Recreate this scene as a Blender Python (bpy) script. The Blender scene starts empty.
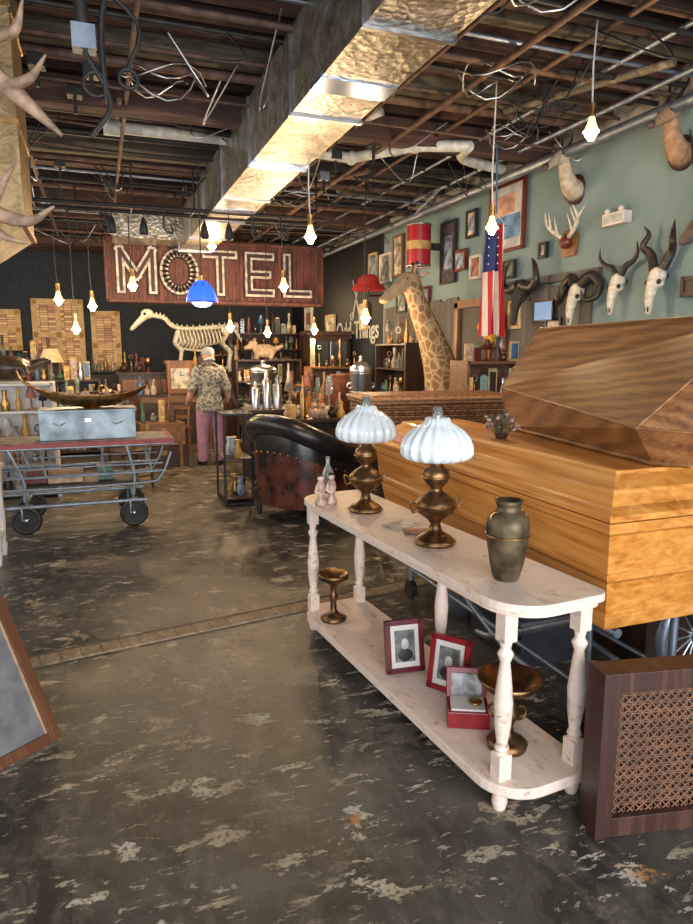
import bpy,bmesh,math,random
from mathutils import Vector,Matrix,Euler
R=random.Random(7)
sc=bpy.context.scene
pi=math.pi
def V(*a): return Vector(a)
# ---------------------------------------------------------------- materials
MC={}
def newmat(name):
    m=bpy.data.materials.new(name); m.use_nodes=True
    nt=m.node_tree; b=nt.nodes['Principled BSDF']; return m,nt,b
def ramp(nt,stops):
    r=nt.nodes.new('ShaderNodeValToRGB'); e=r.color_ramp.elements
    while len(e)<len(stops): e.new(.5)
    for i,(p,c) in enumerate(stops):
        e[i].position=p; e[i].color=(c[0],c[1],c[2],1) if len(c)==3 else c
    return r
def coords(nt,scale=(1,1,1),rot=(0,0,0)):
    t=nt.nodes.new('ShaderNodeTexCoord'); m=nt.nodes.new('ShaderNodeMapping')
    m.inputs['Scale'].default_value=scale; m.inputs['Rotation'].default_value=rot
    nt.links.new(t.outputs['Object'],m.inputs[0]); return m
def noise(nt,co,scale,detail=4,dist=0,rough=.5):
    n=nt.nodes.new('ShaderNodeTexNoise'); n.inputs['Scale'].default_value=scale
    n.inputs['Detail'].default_value=detail; n.inputs['Distortion'].default_value=dist
    n.inputs['Roughness'].default_value=rough
    nt.links.new(co.outputs[0],n.inputs['Vector']); return n
def math_(nt,op,a,b_):
    m=nt.nodes.new('ShaderNodeMath'); m.operation=op
    for i,q in enumerate((a,b_)):
        if isinstance(q,(int,float)): m.inputs[i].default_value=q
        else: nt.links.new(q,m.inputs[i])
    return m.outputs[0]
def mixc(nt,f,a,b_,mode='MIX'):
    m=nt.nodes.new('ShaderNodeMixRGB'); m.blend_type=mode
    for i,q in enumerate((f,a,b_)):
        if isinstance(q,(int,float)): m.inputs[i].default_value=q
        elif isinstance(q,tuple): m.inputs[i].default_value=(*q,1)
        else: nt.links.new(q,m.inputs[i])
    return m.outputs[0]
def bump(nt,b,src,strength=.3,dist=.01):
    k=nt.nodes.new('ShaderNodeBump'); k.inputs['Strength'].default_value=strength; k.inputs['Distance'].default_value=dist
    nt.links.new(src,k.inputs['Height']); nt.links.new(k.outputs[0],b.inputs['Normal'])
def mat(name,c,rough=.6,metal=0,var=.25,scale=12,emit=0,bmp=0,c2=None,trans=0,coat=0):
    if name in MC: return MC[name]
    m,nt,b=newmat(name)
    b.inputs['Roughness'].default_value=rough; b.inputs['Metallic'].default_value=metal
    co=coords(nt); n=noise(nt,co,scale,5)
    lo=tuple(x*(1-var) for x in c); hi=tuple(min(1,x*(1+var)) for x in c)
    if c2: hi=c2; lo=c
    r=ramp(nt,[(.35,lo),(.65,hi)])
    nt.links.new(n.outputs[0],r.inputs[0]); nt.links.new(r.outputs[0],b.inputs['Base Color'])
    if emit:
        b.inputs['Emission Color'].default_value=(c[0],c[1],c[2],1); b.inputs['Emission Strength'].default_value=emit
    if bmp: bump(nt,b,n.outputs[0],bmp)
    if trans: b.inputs['Transmission Weight'].default_value=trans
    if coat: b.inputs['Coat Weight'].default_value=coat
    MC[name]=m; return m
def wood(name,c1,c2,axis=1,scale=14,rough=.45,c0=None,coat=0,dist=1.2,stretch=.08):
    if name in MC: return MC[name]
    m,nt,b=newmat(name)
    s=[1,1,1]; s[axis]=stretch
    co=coords(nt,tuple(s)); n=noise(nt,co,scale,6,dist,.6)
    r=ramp(nt,[(.3,c0 or c1),(.5,c1),(.68,c2)])
    nt.links.new(n.outputs[0],r.inputs[0])
    nt.links.new(r.outputs[0],b.inputs['Base Color'])
    b.inputs['Roughness'].default_value=rough; b.inputs['Coat Weight'].default_value=coat
    bump(nt,b,n.outputs[0],.12)
    MC[name]=m; return m
# ---------------------------------------------------------------- geometry
def smooth(pts,k=5):
    P=[Vector(p) for p in pts]; 
    if len(P)<3: return P
    P=[P[0]*2-P[1]]+P+[P[-1]*2-P[-2]]; out=[]
    for i in range(1,len(P)-2):
        a,b,c,d=P[i-1:i+3]
        for j in range(k):
            t=j/k
            out.append(.5*((2*b)+(c-a)*t+(2*a-5*b+4*c-d)*t*t+(3*b-a-3*c+d)*t**3))
    out.append(P[-2]); return out
def lerp_r(r,n,m):
    if not isinstance(r,(list,tuple)): return [r]*m
    out=[]
    for i in range(m):
        t=i/(m-1)*(len(r)-1); a=min(int(t),len(r)-2); out.append(r[a]+(r[a+1]-r[a])*(t-a))
    return out
class M:
    def __init__(s): s.v=[];s.f=[];s.m=[];s.sm=[];s.mats=[];s.T=Matrix()
    def mi(s,mt):
        if mt not in s.mats: s.mats.append(mt)
        return s.mats.index(mt)
    def add(s,vs,fs,mt,sm=False):
        o=len(s.v); T=s.T
        s.v+=[T@Vector(v) for v in vs]; i=s.mi(mt)
        for f in fs: s.f.append([o+k for k in f]); s.m.append(i); s.sm.append(sm)
    def box(s,c,d,mt,rot=None,taper=1):
        x,y,z=[k/2 for k in d]; vs=[]
        Rm=Euler(rot).to_matrix() if rot else Matrix.Identity(3)
        for dz in(-1,1):
            k=taper if dz<0 else 1
            for a,b in((-1,-1),(1,-1),(1,1),(-1,1)):
                vs.append(Vector(c)+Rm@Vector((a*x*k,b*y*k,dz*z)))
        s.add(vs,[(0,3,2,1),(4,5,6,7),(0,1,5,4),(1,2,6,5),(2,3,7,6),(3,0,4,7)],mt)
    def bb(s,a,b,mt): 
        s.box([(a[i]+b[i])/2 for i in range(3)],[abs(b[i]-a[i]) for i in range(3)],mt)
    def tube(s,pts,r,mt,n=10,k=0,cap=True,sm=True,sq=1):
        P=smooth(pts,k) if k else [Vector(p) for p in pts]
        rr=lerp_r(r,0,len(P)); vs=[];fs=[]
        t0=(P[1]-P[0]).normalized(); up=V(0,0,1) if abs(t0.z)<.9 else V(1,0,0)
        nx=t0.cross(up).normalized()
        for i,p in enumerate(P):
            if i==0:t=t0
            elif i==len(P)-1:t=(P[i]-P[i-1]).normalized()
            else:
                t=(P[i+1]-P[i-1]); t=t.normalized() if t.length>1e-6 else t0
            nx=(nx-t*nx.dot(t)); nx=nx.normalized() if nx.length>1e-6 else t.orthogonal().normalized()
            ny=t.cross(nx)
            for j in range(n):
                a=2*pi*j/n; vs.append(p+nx*math.cos(a)*rr[i]+ny*math.sin(a)*rr[i]*sq)
        for i in range(len(P)-1):
            for j in range(n):
                a=i*n+j;b=i*n+(j+1)%n; fs.append((a,b,b+n,a+n))
        s.add(vs,fs,mt,sm)
        if cap:
            L=len(P)-1
            s.add(vs[:n],[tuple(reversed(range(n)))],mt); s.add(vs[L*n:],[tuple(range(n))],mt)
    def cyl(s,a,b,r,mt,r2=None,n=16): s.tube([a,b],[r,r if r2 is None else r2],mt,n)
    def lathe(s,prof,c,mt,n=24,rot=None,sx=1,sy=1,flute=0,fn=12):
        vs=[];fs=[];Rm=Euler(rot).to_matrix() if rot else Matrix.Identity(3)
        for r,z in prof:
            for j in range(n):
                a=2*pi*j/n; q=r*(1+flute*math.cos(fn*a)) if flute else r
                vs.append(Vector(c)+Rm@Vector((q*math.cos(a)*sx,q*math.sin(a)*sy,z)))
        for i in range(len(prof)-1):
            for j in range(n):
                a=i*n+j;b=i*n+(j+1)%n; fs.append((a,b,b+n,a+n))
        s.add(vs,fs,mt,True)
        if prof[0][0]>1e-4: s.add(vs[:n],[tuple(reversed(range(n)))],mt)
        if prof[-1][0]>1e-4: s.add(vs[-n:],[tuple(range(n))],mt)
    def ell(s,c,r,mt,rot=None,n=16):
        if not isinstance(r,(tuple,list)): r=(r,r,r)
        h=n//2; prof=[(max(1e-5,math.sin(pi*i/h)),-math.cos(pi*i/h)) for i in range(h+1)]
        Rm=Euler(rot).to_matrix() if rot else Matrix.Identity(3)
        vs=[];fs=[]
        for q,z in prof:
            for j in range(n):
                a=2*pi*j/n; vs.append(Vector(c)+Rm@Vector((q*math.cos(a)*r[0],q*math.sin(a)*r[1],z*r[2])))
        for i in range(h):
            for j in range(n):
                a=i*n+j;b=i*n+(j+1)%n; fs.append((a,b,b+n,a+n))
        s.add(vs,fs,mt,True)
    def prism(s,poly,z0,z1,mt):
        n=len(poly); vs=[(x,y,z0) for x,y in poly]+[(x,y,z1) for x,y in poly]
        s.add(vs,[tuple(reversed(range(n))),tuple(range(n,2*n))]+[(i,(i+1)%n,n+(i+1)%n,n+i) for i in range(n)],mt)
    def torus(s,c,Rr,r,mt,rot=None,n=24,k=8,arc=2*pi):
        Rm=Euler(rot).to_matrix() if rot else Matrix.Identity(3)
        pts=[Vector(c)+Rm@Vector((Rr*math.cos(arc*i/n),Rr*math.sin(arc*i/n),0)) for i in range(n+1)]
        s.tube(pts,r,mt,k)
    def sheet(s,fn,nu,nv,mt,sm=True):
        vs=[fn(i/nu,j/nv) for i in range(nu+1) for j in range(nv+1)]
        fs=[(i*(nv+1)+j,(i+1)*(nv+1)+j,(i+1)*(nv+1)+j+1,i*(nv+1)+j+1) for i in range(nu) for j in range(nv)]
        s.add(vs,fs,mt,sm)
    def text(s,body,size,Mx,mt,depth=.02,offset=0,spacing=1):
        cu=bpy.data.curves.new('t','FONT'); cu.body=body; cu.size=size; cu.extrude=depth; cu.offset=offset
        cu.space_character=spacing; cu.align_x='CENTER'; cu.align_y='CENTER'
        o=bpy.data.objects.new('t',cu); sc.collection.objects.link(o)
        dg=bpy.context.evaluated_depsgraph_get(); me=o.evaluated_get(dg).to_mesh()
        s.add([Mx@v.co for v in me.vertices],[tuple(p.vertices) for p in me.polygons],mt)
        bpy.data.objects.remove(o); bpy.data.curves.remove(cu)
    def organic(s,build,voxel,matfn,sm=3):
        t=M(); dm=mat('tmp',(1,1,1)); build(t,dm)
        me=bpy.data.meshes.new('t'); me.from_pydata([tuple(v) for v in t.v],[],t.f)
        o=bpy.data.objects.new('t',me); sc.collection.objects.link(o)
        r=o.modifiers.new('r','REMESH'); r.mode='VOXEL'; r.voxel_size=voxel
        k=o.modifiers.new('s','SMOOTH'); k.iterations=sm; k.factor=.5
        dg=bpy.context.evaluated_depsgraph_get(); e=o.evaluated_get(dg).to_mesh()
        off=len(s.v); s.v+=[s.T@v.co for v in e.vertices]
        for p in e.polygons:
            s.f.append([off+i for i in p.vertices]); s.sm.append(True)
            s.m.append(s.mi(matfn(p.center) if callable(matfn) else matfn))
        bpy.data.objects.remove(o); bpy.data.meshes.remove(me)
    def done(s,name,loc=(0,0,0),rz=0,bev=0,rot=None,sc_=1):
        me=bpy.data.meshes.new(name); me.from_pydata([tuple(v) for v in s.v],[],s.f)
        for m_ in s.mats: me.materials.append(m_)
        me.polygons.foreach_set('material_index',s.m); me.polygons.foreach_set('use_smooth',s.sm)
        me.validate(); me.update()
        b=bmesh.new(); b.from_mesh(me); bmesh.ops.recalc_face_normals(b,faces=b.faces); b.to_mesh(me); b.free()
        o=bpy.data.objects.new(name,me); sc.collection.objects.link(o)
        o.location=loc; o.rotation_euler=rot or (0,0,rz); o.scale=(sc_,)*3
        if bev:
            q=o.modifiers.new('b','BEVEL'); q.width=bev; q.segments=2; q.limit_method='ANGLE'; q.angle_limit=.7
        return o
def orgtube(t,dm,pts,rad,k=4,n=12):
    t.tube(pts,rad,dm,n,k)
    r=rad if isinstance(rad,(list,tuple)) else [rad,rad]
    t.ell(pts[0],r[0]*.98,dm,n=12); t.ell(pts[-1],r[-1]*.98,dm,n=12)

# ---------------------------------------------------------------- palette
brass=mat('brass',(.36,.21,.08),.36,1,.35,20)
dkbrass=mat('dark_brass',(.2,.115,.055),.4,1,.45,18)
steel=mat('steel',(.5,.51,.53),.3,1,.15,9)
dsteel=mat('dull_steel',(.24,.28,.34),.45,.8,.2,12)
black=mat('black_paint',(.012,.012,.013),.5)
iron=mat('dark_iron',(.03,.028,.026),.55,.5)
rustp=mat('rusty_pipe',(.12,.07,.05),.7,.3,.4,12)
bone=mat('bone',(.66,.6,.47),.6,0,.2,25)
horn=mat('horn',(.028,.022,.018),.45,0,.5,30,bmp=.3)
antlerm=mat('antler',(.3,.2,.13),.6,0,.5,14,bmp=.3)
white=mat('white_paint',(.6,.57,.52),.55,0,.12,8)
red=mat('red_lacquer',(.4,.012,.018),.25,0,.15,6,coat=.5)
dred=mat('dark_red_wood',(.14,.025,.018),.35,0,.3,8)
oakf=wood('frame_wood',(.2,.08,.03),(.34,.15,.06),2,10)
dkw=wood('dark_wood',(.035,.016,.01),(.08,.037,.02),2,14)
medw=wood('medium_wood',(.16,.075,.035),(.27,.14,.065),0,12)
beige=mat('beige_cloth',(.42,.3,.2),.9,0,.25,18,bmp=.4)
glass=mat('clear_glass',(.8,.85,.85),.08,0,.02,5,trans=.85)
greyp=mat('grey_print',(.28,.28,.28),.5,0,.8,14)
greenm=mat('green_glaze',(.06,.14,.09),.3); bluem=mat('blue_glaze',(.05,.12,.25),.3); ochre=mat('ochre_tin',(.5,.28,.06),.4)
colp=[mat('print_%d'%i,c,.5,0,.7,9) for i,c in enumerate([(.35,.3,.25),(.2,.26,.35),(.5,.45,.35),(.3,.12,.08),(.12,.15,.12)])]
creamm,nt,b=newmat('distressed_cream_paint'); n=noise(nt,coords(nt,(1,.4,1)),30,8,.3,.7); r=ramp(nt,[(.33,(.42,.3,.22)),(.42,(.7,.56,.46)),(.7,(.78,.66,.57))]); nt.links.new(n.outputs[0],r.inputs[0]); nt.links.new(r.outputs[0],b.inputs['Base Color']); b.inputs['Roughness'].default_value=.5; bump(nt,b,n.outputs[0],.15)
cream=creamm
def emis(name,c,s,c2=None):
    m,nt,b=newmat(name); b.inputs['Base Color'].default_value=(*c,1)
    b.inputs['Emission Color'].default_value=(*c,1); b.inputs['Emission Strength'].default_value=s; return m
bulbm=emis('bulb_glow',(1,.6,.2),3.2); bulbc=emis('bulb_filament_glow',(1,.85,.6),30)

# ---------------------------------------------------------------- room
XR,XL,YB,YF,ZC=4.2,-4.0,15.0,-3.0,3.9
def floor_mat():
    m,nt,b=newmat('worn_painted_floor'); L=nt.links
    co=coords(nt)
    base=noise(nt,co,1.5,9,.6,.7); rb=ramp(nt,[(.32,(.016,.014,.011)),(.47,(.04,.036,.029)),(.57,(.07,.063,.05)),(.7,(.12,.107,.085))]); L.new(base.outputs[0],rb.inputs[0])
    sc1=noise(nt,coords(nt,(1.6,.8,1),(0,0,.35)),6,10,.6,.78); s1=ramp(nt,[(.48,(0,0,0)),(.6,(.7,.7,.7))]); L.new(sc1.outputs[0],s1.inputs[0])
    c1=mixc(nt,s1.outputs[0],rb.outputs[0],(.115,.1,.078))
    def flakes(scale,rot,st,lo,hi,det=12,rough=.7,dist=.3):
        n=noise(nt,coords(nt,st,(0,0,rot)),scale,det,dist,rough); r=ramp(nt,[(lo,(0,0,0)),(hi,(1,1,1))]); L.new(n.outputs[0],r.inputs[0]); return r.outputs[0]
    f0=flakes(1.9,.4,(1,1.4,1),.56,.585,12,.74)
    f1=flakes(4.2,.5,(1,1.6,1),.585,.595,12,.68)
    f2=flakes(9,-.45,(.6,1.8,1),.61,.62,9,.66)
    f3=flakes(10,1.05,(.55,1.9,1),.61,.62,9,.66)
    f4=flakes(18,.3,(.5,1.6,1),.63,.64,8,.66)
    reg=noise(nt,co,1.0,4,.3); rr=ramp(nt,[(.4,(0,0,0)),(.5,(1,1,1))]); L.new(reg.outputs[0],rr.inputs[0])
    f=math_(nt,'MAXIMUM',math_(nt,'MAXIMUM',math_(nt,'MAXIMUM',f1,f4),math_(nt,'MULTIPLY',f2,rr.outputs[0])),f3)
    sp=noise(nt,co,60,4); spr=ramp(nt,[(.36,(.2,.2,.2)),(.48,(1,1,1))]); L.new(sp.outputs[0],spr.inputs[0])
    fm=math_(nt,'MULTIPLY',f,spr.outputs[0])
    c15=mixc(nt,math_(nt,'MULTIPLY',f0,math_(nt,'MULTIPLY',spr.outputs[0],.65)),c1,(.165,.138,.1))
    n2=noise(nt,co,3.6,3); rc=ramp(nt,[(.3,(.17,.135,.095)),(.43,(.29,.23,.15)),(.55,(.4,.34,.24)),(.62,(.47,.43,.35)),(.67,(.42,.19,.06))]); L.new(n2.outputs[0],rc.inputs[0])
    c2=mixc(nt,fm,c15,rc.outputs[0])
    L.new(c2,b.inputs['Base Color'])
    rg=ramp(nt,[(.35,(.28,.28,.28)),(.65,(.5,.5,.5))]); L.new(base.outputs[0],rg.inputs[0]); L.new(math_(nt,'ADD',rg.outputs[0],math_(nt,'MULTIPLY',fm,.35)),b.inputs['Roughness'])
    bump(nt,b,math_(nt,'ADD',math_(nt,'MULTIPLY',fm,-1),sc1.outputs[0]),.4,.006); return m
o=M(); o.bb((XL,YF,-.1),(XR,YB,0),floor_mat()); o.done('floor')
tealm,nt,b=newmat('teal_plaster'); co=coords(nt); n=noise(nt,co,1.2,8,0,.65); r=ramp(nt,[(.3,(.14,.21,.212)),(.7,(.22,.305,.305))]); nt.links.new(n.outputs[0],r.inputs[0]); nt.links.new(r.outputs[0],b.inputs['Base Color']); b.inputs['Roughness'].default_value=.75
blackwall=mat('black_wall',(.01,.011,.014),.6)
navywall=mat('charcoal_wall',(.02,.027,.036),.7)
conc=mat('rough_concrete',(.3,.28,.25),.9,0,.45,7,bmp=.6)
o=M(); o.bb((XR,YF,0),(XR+.15,9.75,3.45),tealm); o.bb((XR,9.75,0),(XR+.15,YB,3.5),blackwall); o.done('wall_right')
o=M(); o.bb((XR-.06,YF,3.42),(XR+.15,9.75,3.56),conc); o.bb((XR,YF,3.5),(XR+.15,YB,ZC),conc)
o.done('trim_1')
o=M(); o.bb((XL-.15,YF,0),(XL,YB,ZC),navywall); o.done('wall_left')
o=M(); o.bb((XL-.15,YB,0),(XR+.15,YB+.15,ZC),navywall); o.done('wall_back')
o=M(); o.bb((XL,YF-.15,0),(XR,YF,.5),conc); o.bb((XL,YF-.15,3.3),(XR,YF,ZC),conc)
for x in(-4,-2,0,2,4.1): o.bb((x-.06,YF-.15,.5),(x+.06,YF,3.3),black)
o.done('wall_front')
deck=wood('ceiling_deck',(.013,.008,.006),(.04,.025,.019),0,9,.8)
o=M(); o.bb((XL,YF,ZC),(XR,YB,ZC+.1),deck); o.done('ceiling')
jm=[wood('joist_%d'%i,tuple(x*.45 for x in c),tuple(x*1.4 for x in c),0,12,.8) for i,c in enumerate([(.08,.038,.027),(.11,.055,.04),(.05,.03,.027),(.19,.155,.105),(.065,.032,.026),(.1,.064,.052)])]
o=M(); y=-2.9
while y<15:
    w=R.choice([.05,.07,.08,.1]); h=R.choice([.26,.3,.34,.24,.28]); o.bb((XL,y,ZC-h),(XR,y+w,ZC),R.choice(jm) if R.random()<.75 else jm[R.choice([1,3])])
    if R.random()<.4: o.bb((XL,y+w,ZC-.06-h*.3),(XR,y+w+.025,ZC-h*.3),jm[5])
    y+=R.choice([.22,.27,.33,.38])
for yy in(5.6,9.4,12.6): o.bb((XL,yy,3.42),(XR,yy+.16,3.62),jm[1])
for i in range(22):
    x=R.uniform(-1.5,4);y=R.uniform(1.5,11); o.box((x,y,3.8),(.04,.5,.09),R.choice(jm),(0,0,R.uniform(-.6,.6)))
o.done('ceiling_joists')
o=M(); gw=wood('weathered_plank',(.1,.09,.08),(.22,.2,.18),2,9,.85)
y=5.0
while y<9.6:
    if not(6.55<y<7.35): o.bb((XR-.03,y,.0),(XR,y+.145,2.28+R.uniform(-.02,.02)),gw)
    y+=.15
o.bb((XR-.05,4.9,2.3),(XR,6.6,2.37),gw); o.done('trim_2')
o=M(); o.bb((XR-.04,6.62,0),(XR-.005,7.32,2.15),black)  # flat black panel painted as the darkness of the open doorway
for a,bq in(((6.56,6.64)),((7.3,7.38))): o.bb((XR-.08,a,0),(XR-.002,bq,2.22),oakf)
o.bb((XR-.08,6.56,2.15),(XR-.002,7.38,2.24),oakf); o.done('dark_doorway_1')
o=M(); tan=wood('worn_strip',(.22,.16,.1),(.42,.32,.2),1,22,.8,stretch=.6)
o.box((0,0,.006),(6.4,.12,.012),tan); o.box((0,.068,.008),(6.4,.016,.016),mat('strip_edge',(.09,.065,.04),.7))
for i in range(60): o.box((-3.1+i*.105,R.uniform(-.01,.01),.0125),(.004,.115,.002),MC['strip_edge'])
o.done('trim_3',(.6,3.88,0),math.radians(9.5))

# ---------------------------------------------------------------- ducts
dm_,nt,b=newmat('galvanized_duct'); co=coords(nt); vo=nt.nodes.new('ShaderNodeTexVoronoi'); vo.inputs['Scale'].default_value=26; nt.links.new(co.outputs[0],vo.inputs['Vector'])
n=noise(nt,co,4.5,8,1.5,.65); r=ramp(nt,[(.3,(.12,.105,.075)),(.5,(.34,.31,.25)),(.72,(.6,.58,.52))]); nt.links.new(n.outputs[0],r.inputs[0]); nt.links.new(r.outputs[0],b.inputs['Base Color'])
b.inputs['Metallic'].default_value=.8; b.inputs['Roughness'].default_value=.34
bump(nt,b,math_(nt,'ADD',n.outputs[0],math_(nt,'MULTIPLY',vo.outputs['Distance'],.7)),.5,.014)
goldf,nt,b=newmat('gold_foil_duct'); co=coords(nt); n=noise(nt,co,9,8,1,.65); r=ramp(nt,[(.3,(.14,.095,.038)),(.7,(.36,.26,.125))]); nt.links.new(n.outputs[0],r.inputs[0]); nt.links.new(r.outputs[0],b.inputs['Base Color']); b.inputs['Metallic'].default_value=.6; b.inputs['Roughness'].default_value=.45; bump(nt,b,n.outputs[0],.5,.012)
bluerefl=mat('painted_reflection',(.5,.64,.88),.18,.9,.1,6)  # blue tint paints window reflections onto bands under the duct
o=M(); xl,xr,zb,zt=1.17,1.6,3.05,3.52
o.bb((xl,-1,zb),(xr,10.6,zt),dm_)
y=-.6
while y<10.7:
    o.bb((xl-.018,y,zb-.018),(xr+.018,y+.03,zt+.01),steel); y+=1.18
for yy in(3.55,5.2,7.0): o.bb((xl-.004,yy,zb-.006),(xr+.004,yy+.2,zb+.03),bluerefl)
o.cyl((xl-.16,2.95,3.28),(xl,2.95,3.28),.1,dm_); o.torus((xl-.16,2.95,3.28),.1,.012,steel,(0,pi/2,0)); o.cyl((xl-.165,2.95,3.28),(xl-.155,2.95,3.28),.085,iron)
o.bb((xl-.9,9.6,3.12),(xl,10.2,3.5),dm_)
for yy in(1.2,3.6,6,8.4): 
    for xx in(xl-.01,xr+.01): o.cyl((xx,yy,zt),(xx,yy,ZC-.02),.006,steel,n=6)
o.done('ceiling_duct')
o=M(); o.bb((-.98,4.0,2.3),(-.32,4.6,3.62),goldf); o.add([(-.98,4.0,2.3),(-.32,4.0,2.3),(-.32,4.6,2.3),(-.98,4.6,2.3),(-.9,4.05,1.98),(-.62,4.05,2.08),(-.62,4.55,2.08),(-.9,4.55,1.98)],[(0,1,5,4),(1,2,6,5),(2,3,7,6),(3,0,4,7),(4,5,6,7)],goldf)
for z in(2.3,2.8,3.35): o.bb((-.99,3.99,z-.012),(-.31,4.61,z+.012),brass)
o.done('vertical_duct')

# ---------------------------------------------------------------- pipes/conduits
wp=mat('white_pvc',(.5,.51,.47),.45); 
o=M(); o.tube([(.2,6.3,3.5),(1.1,6.3,3.5),(2.35,6.25,3.44),(2.75,5.7,3.44),(3.2,5.55,3.44)],.05,wp,12)
o.tube([(1.9,6.2,3.42),(2.15,5.6,3.54),(2.3,5.4,3.58)],.032,wp,10); o.cyl((.15,6.3,3.5),(.28,6.3,3.5),.07,wp)
for p in((1.6,6.28,3.48),(2.35,6.25,3.44),(2.75,5.7,3.44)): o.ell(p,.065,wp)
o.tube([(3.2,5.55,3.44),(3.35,5.9,3.44),(3.9,6.1,3.44)],.05,wp,12,4)
o.done('pvc_drain_pipe')
o=M()
for (x,z,r_) in((3.95,3.36,.045),(3.75,3.46,.02),(2.9,3.5,.018),(-.5,3.5,.022),(2.1,3.47,.014),(3.3,3.5,.016),(2.5,3.44,.024),(.3,3.46,.016)): o.cyl((x,-2.5,z),(x,14.8,z),r_,dsteel if x>3 else rustp,n=10)
for y in(2.0,2.4,2.7,3.0,3.3,3.8,4.1,4.3,4.7,5.0,5.3,6.0,6.6,7.0,7.3,7.8,8.2,8.6,9.0,9.7,10.1,10.5,11,11.7,12.4,13): o.cyl((XL+.02,y,3.52),(XR-.1,y,3.5+R.uniform(-.08,.05)),R.choice([.01,.014,.02,.034]),R.choice([iron,rustp,iron,rustp,black,dsteel]),n=8)
for i in range(80):
    x,y=R.uniform(-1.2,4),R.uniform(2,12.5); o.tube([(x,y,3.55),(x+R.uniform(-.3,.3),y+R.uniform(-.3,.3),3.3-R.uniform(0,.08)),(x+R.uniform(-.5,.5),y+R.uniform(-.5,.5),3.55)],.006,R.choice([black,black,black,steel]),6,6)
for i in range(14):
    x,y=R.uniform(-1,3.8),R.uniform(2.5,11); a=R.choice([0,pi/2,pi/2,.3,1.9]); L=R.uniform(.5,1.6); o.cyl((x,y,3.45),(x+L*math.cos(a),y+L*math.sin(a),3.5),R.choice([.012,.02,.028]),R.choice([iron,rustp,jm[3]]),n=8)
for i in range(20): x,y=R.uniform(-1,3.6),R.uniform(2.5,10); o.box((x,y,3.45),(.1,.1,.08),R.choice([iron,dsteel,black])); o.cyl((x,y,3.43),(x,y,3.3),.015,iron,n=6)
for (x,y,s_) in((2.2,3.0,.35),(1.95,3.2,.25),(3.3,4.6,.3),(3.4,5.2,.25),(2.6,4.2,.3),(.5,5.0,.3),(2.3,8,.4)):
    o.tube([(x+s_*math.cos(a)*(.6+.1*a/3),y+s_*math.sin(a)*.7,3.45+.06*math.sin(2.3*a)) for a in [k*.4 for k in range(32)]],.006,R.choice([steel,black]),6)
o.done('ceiling_conduits')
o=M()
o.tube([(.0,3.4,3.5),(.02,3.4,3.0)],.03,iron); o.box((.02,3.4,3.0),(.1,.08,.1),dsteel); o.tube([(.02,3.4,2.95),(.12,3.4,2.75),(.03,3.4,2.6)],.012,iron,8,4); o.tube([(-.02,3.4,3.3),(.25,3.4,3.1),(.2,3.4,2.9)],.01,iron,8,4)
o.torus((.06,3.4,2.82),.05,.01,iron,(pi/2,0,0)); o.torus((.2,3.4,2.86),.04,.01,iron,(pi/2,0,0))
o.tube([(.2,3.4,3.5),(.1,3.4,3.1),(.1,3.4,2.75)],.014,iron,8,4); o.done('hanging_pulley_hook')
o=M(); 
o.tube([(-.6,7.2,3.05),(2.4,7.2,3.05)],.02,iron); o.tube([(-.6,7.5,3.05),(2.4,7.5,3.05)],.02,iron)
for x in(-.5,.4,1.0,2.3): o.cyl((x,7.2,3.05),(x,7.2,3.48),.01,iron,n=6); o.cyl((x,7.2,3.05),(x,7.5,3.05),.012,iron,n=6)
for x in(-.2,.1,.7,1.6,1.9): o.tube([(x,7.2,3.03),(x,7.2,2.85),(x+.08,7.2,2.82),(x+.06,7.2,2.9)],.009,iron,6,4)
for x in(.2,.5,1.1,1.35): o.lathe([(.03,-.12),(.05,-.1),(.03,0),(.01,.05)],(x,7.2,2.9),iron,10); o.cyl((x,7.2,2.95),(x,7.2,3.03),.005,iron,n=6)
o.done('hanging_hook_rack')

# ---------------------------------------------------------------- pendant bulbs
bulbs=[(1.55,5,2.53,36),(2.85,3.5,2.98,28),(2.81,4.5,2.59,24),(1.46,9,3.02,60),(-.41,9,2.30,50),(2.39,9.9,1.95,45),(2.8,7,2.05,42),(-.03,9.3,2.25,34),(1.78,9.6,2.02,26),(3.12,9.9,2.0,34),(2.14,8,2.45,40),(.43,8.5,2.45,44),(-.25,9.6,1.97,20),(.65,11.5,2.9,55),(3.2,12.6,2.6,45)]
cordm=mat('cord',(.5,.5,.48),.6)
for (x,y,z,e) in bulbs:
    o=M(); o.tube([(0,0,.06),(-.01,0,.3),(0,0,3.5-z)],.005,cordm if y<6 else black,6)
    o.cyl((0,0,.04),(0,0,.11),.018,brass); o.lathe([(.001,-.075),(.022,-.068),(.036,-.045),(.036,-.025),(.022,.01),(.014,.045)],(0,0,0),bulbm,16)
    o.lathe([(.001,-.082),(.016,-.077),(.02,-.07)],(0,0,0),bulbc,12)
    o.torus((0,0,-.035),.0365,.006,bulbc,n=16,k=6)
    o.done('pendant_bulb',(x,y,z),sc_=1.1 if y<6 else 1.35)
    l=bpy.data.lights.new('bulb_light','POINT'); l.energy=e; l.color=(1,.69,.38); l.shadow_soft_size=.035
    q=bpy.data.objects.new('bulb_light',l); q.location=(x,y,z-.14); sc.collection.objects.link(q)
o=M(); bl=emis('blue_glass_glow',(.02,.09,1),2.0); bl2=emis('cool_bulb',(.45,.65,1),9)
o.lathe([(.04,.15),(.08,.12),(.12,.06),(.15,-.02),(.155,-.06),(.145,-.06),(.11,.0)],(0,0,0),bl,24,flute=.04,fn=8); o.torus((0,0,-.06),.152,.008,brass); o.cyl((0,0,.14),(0,0,.2),.03,brass); o.cyl((0,0,.15),(0,0,1.3),.006,black)
o.ell((0,0,-.06),(.1,.1,.05),bl2)
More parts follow.
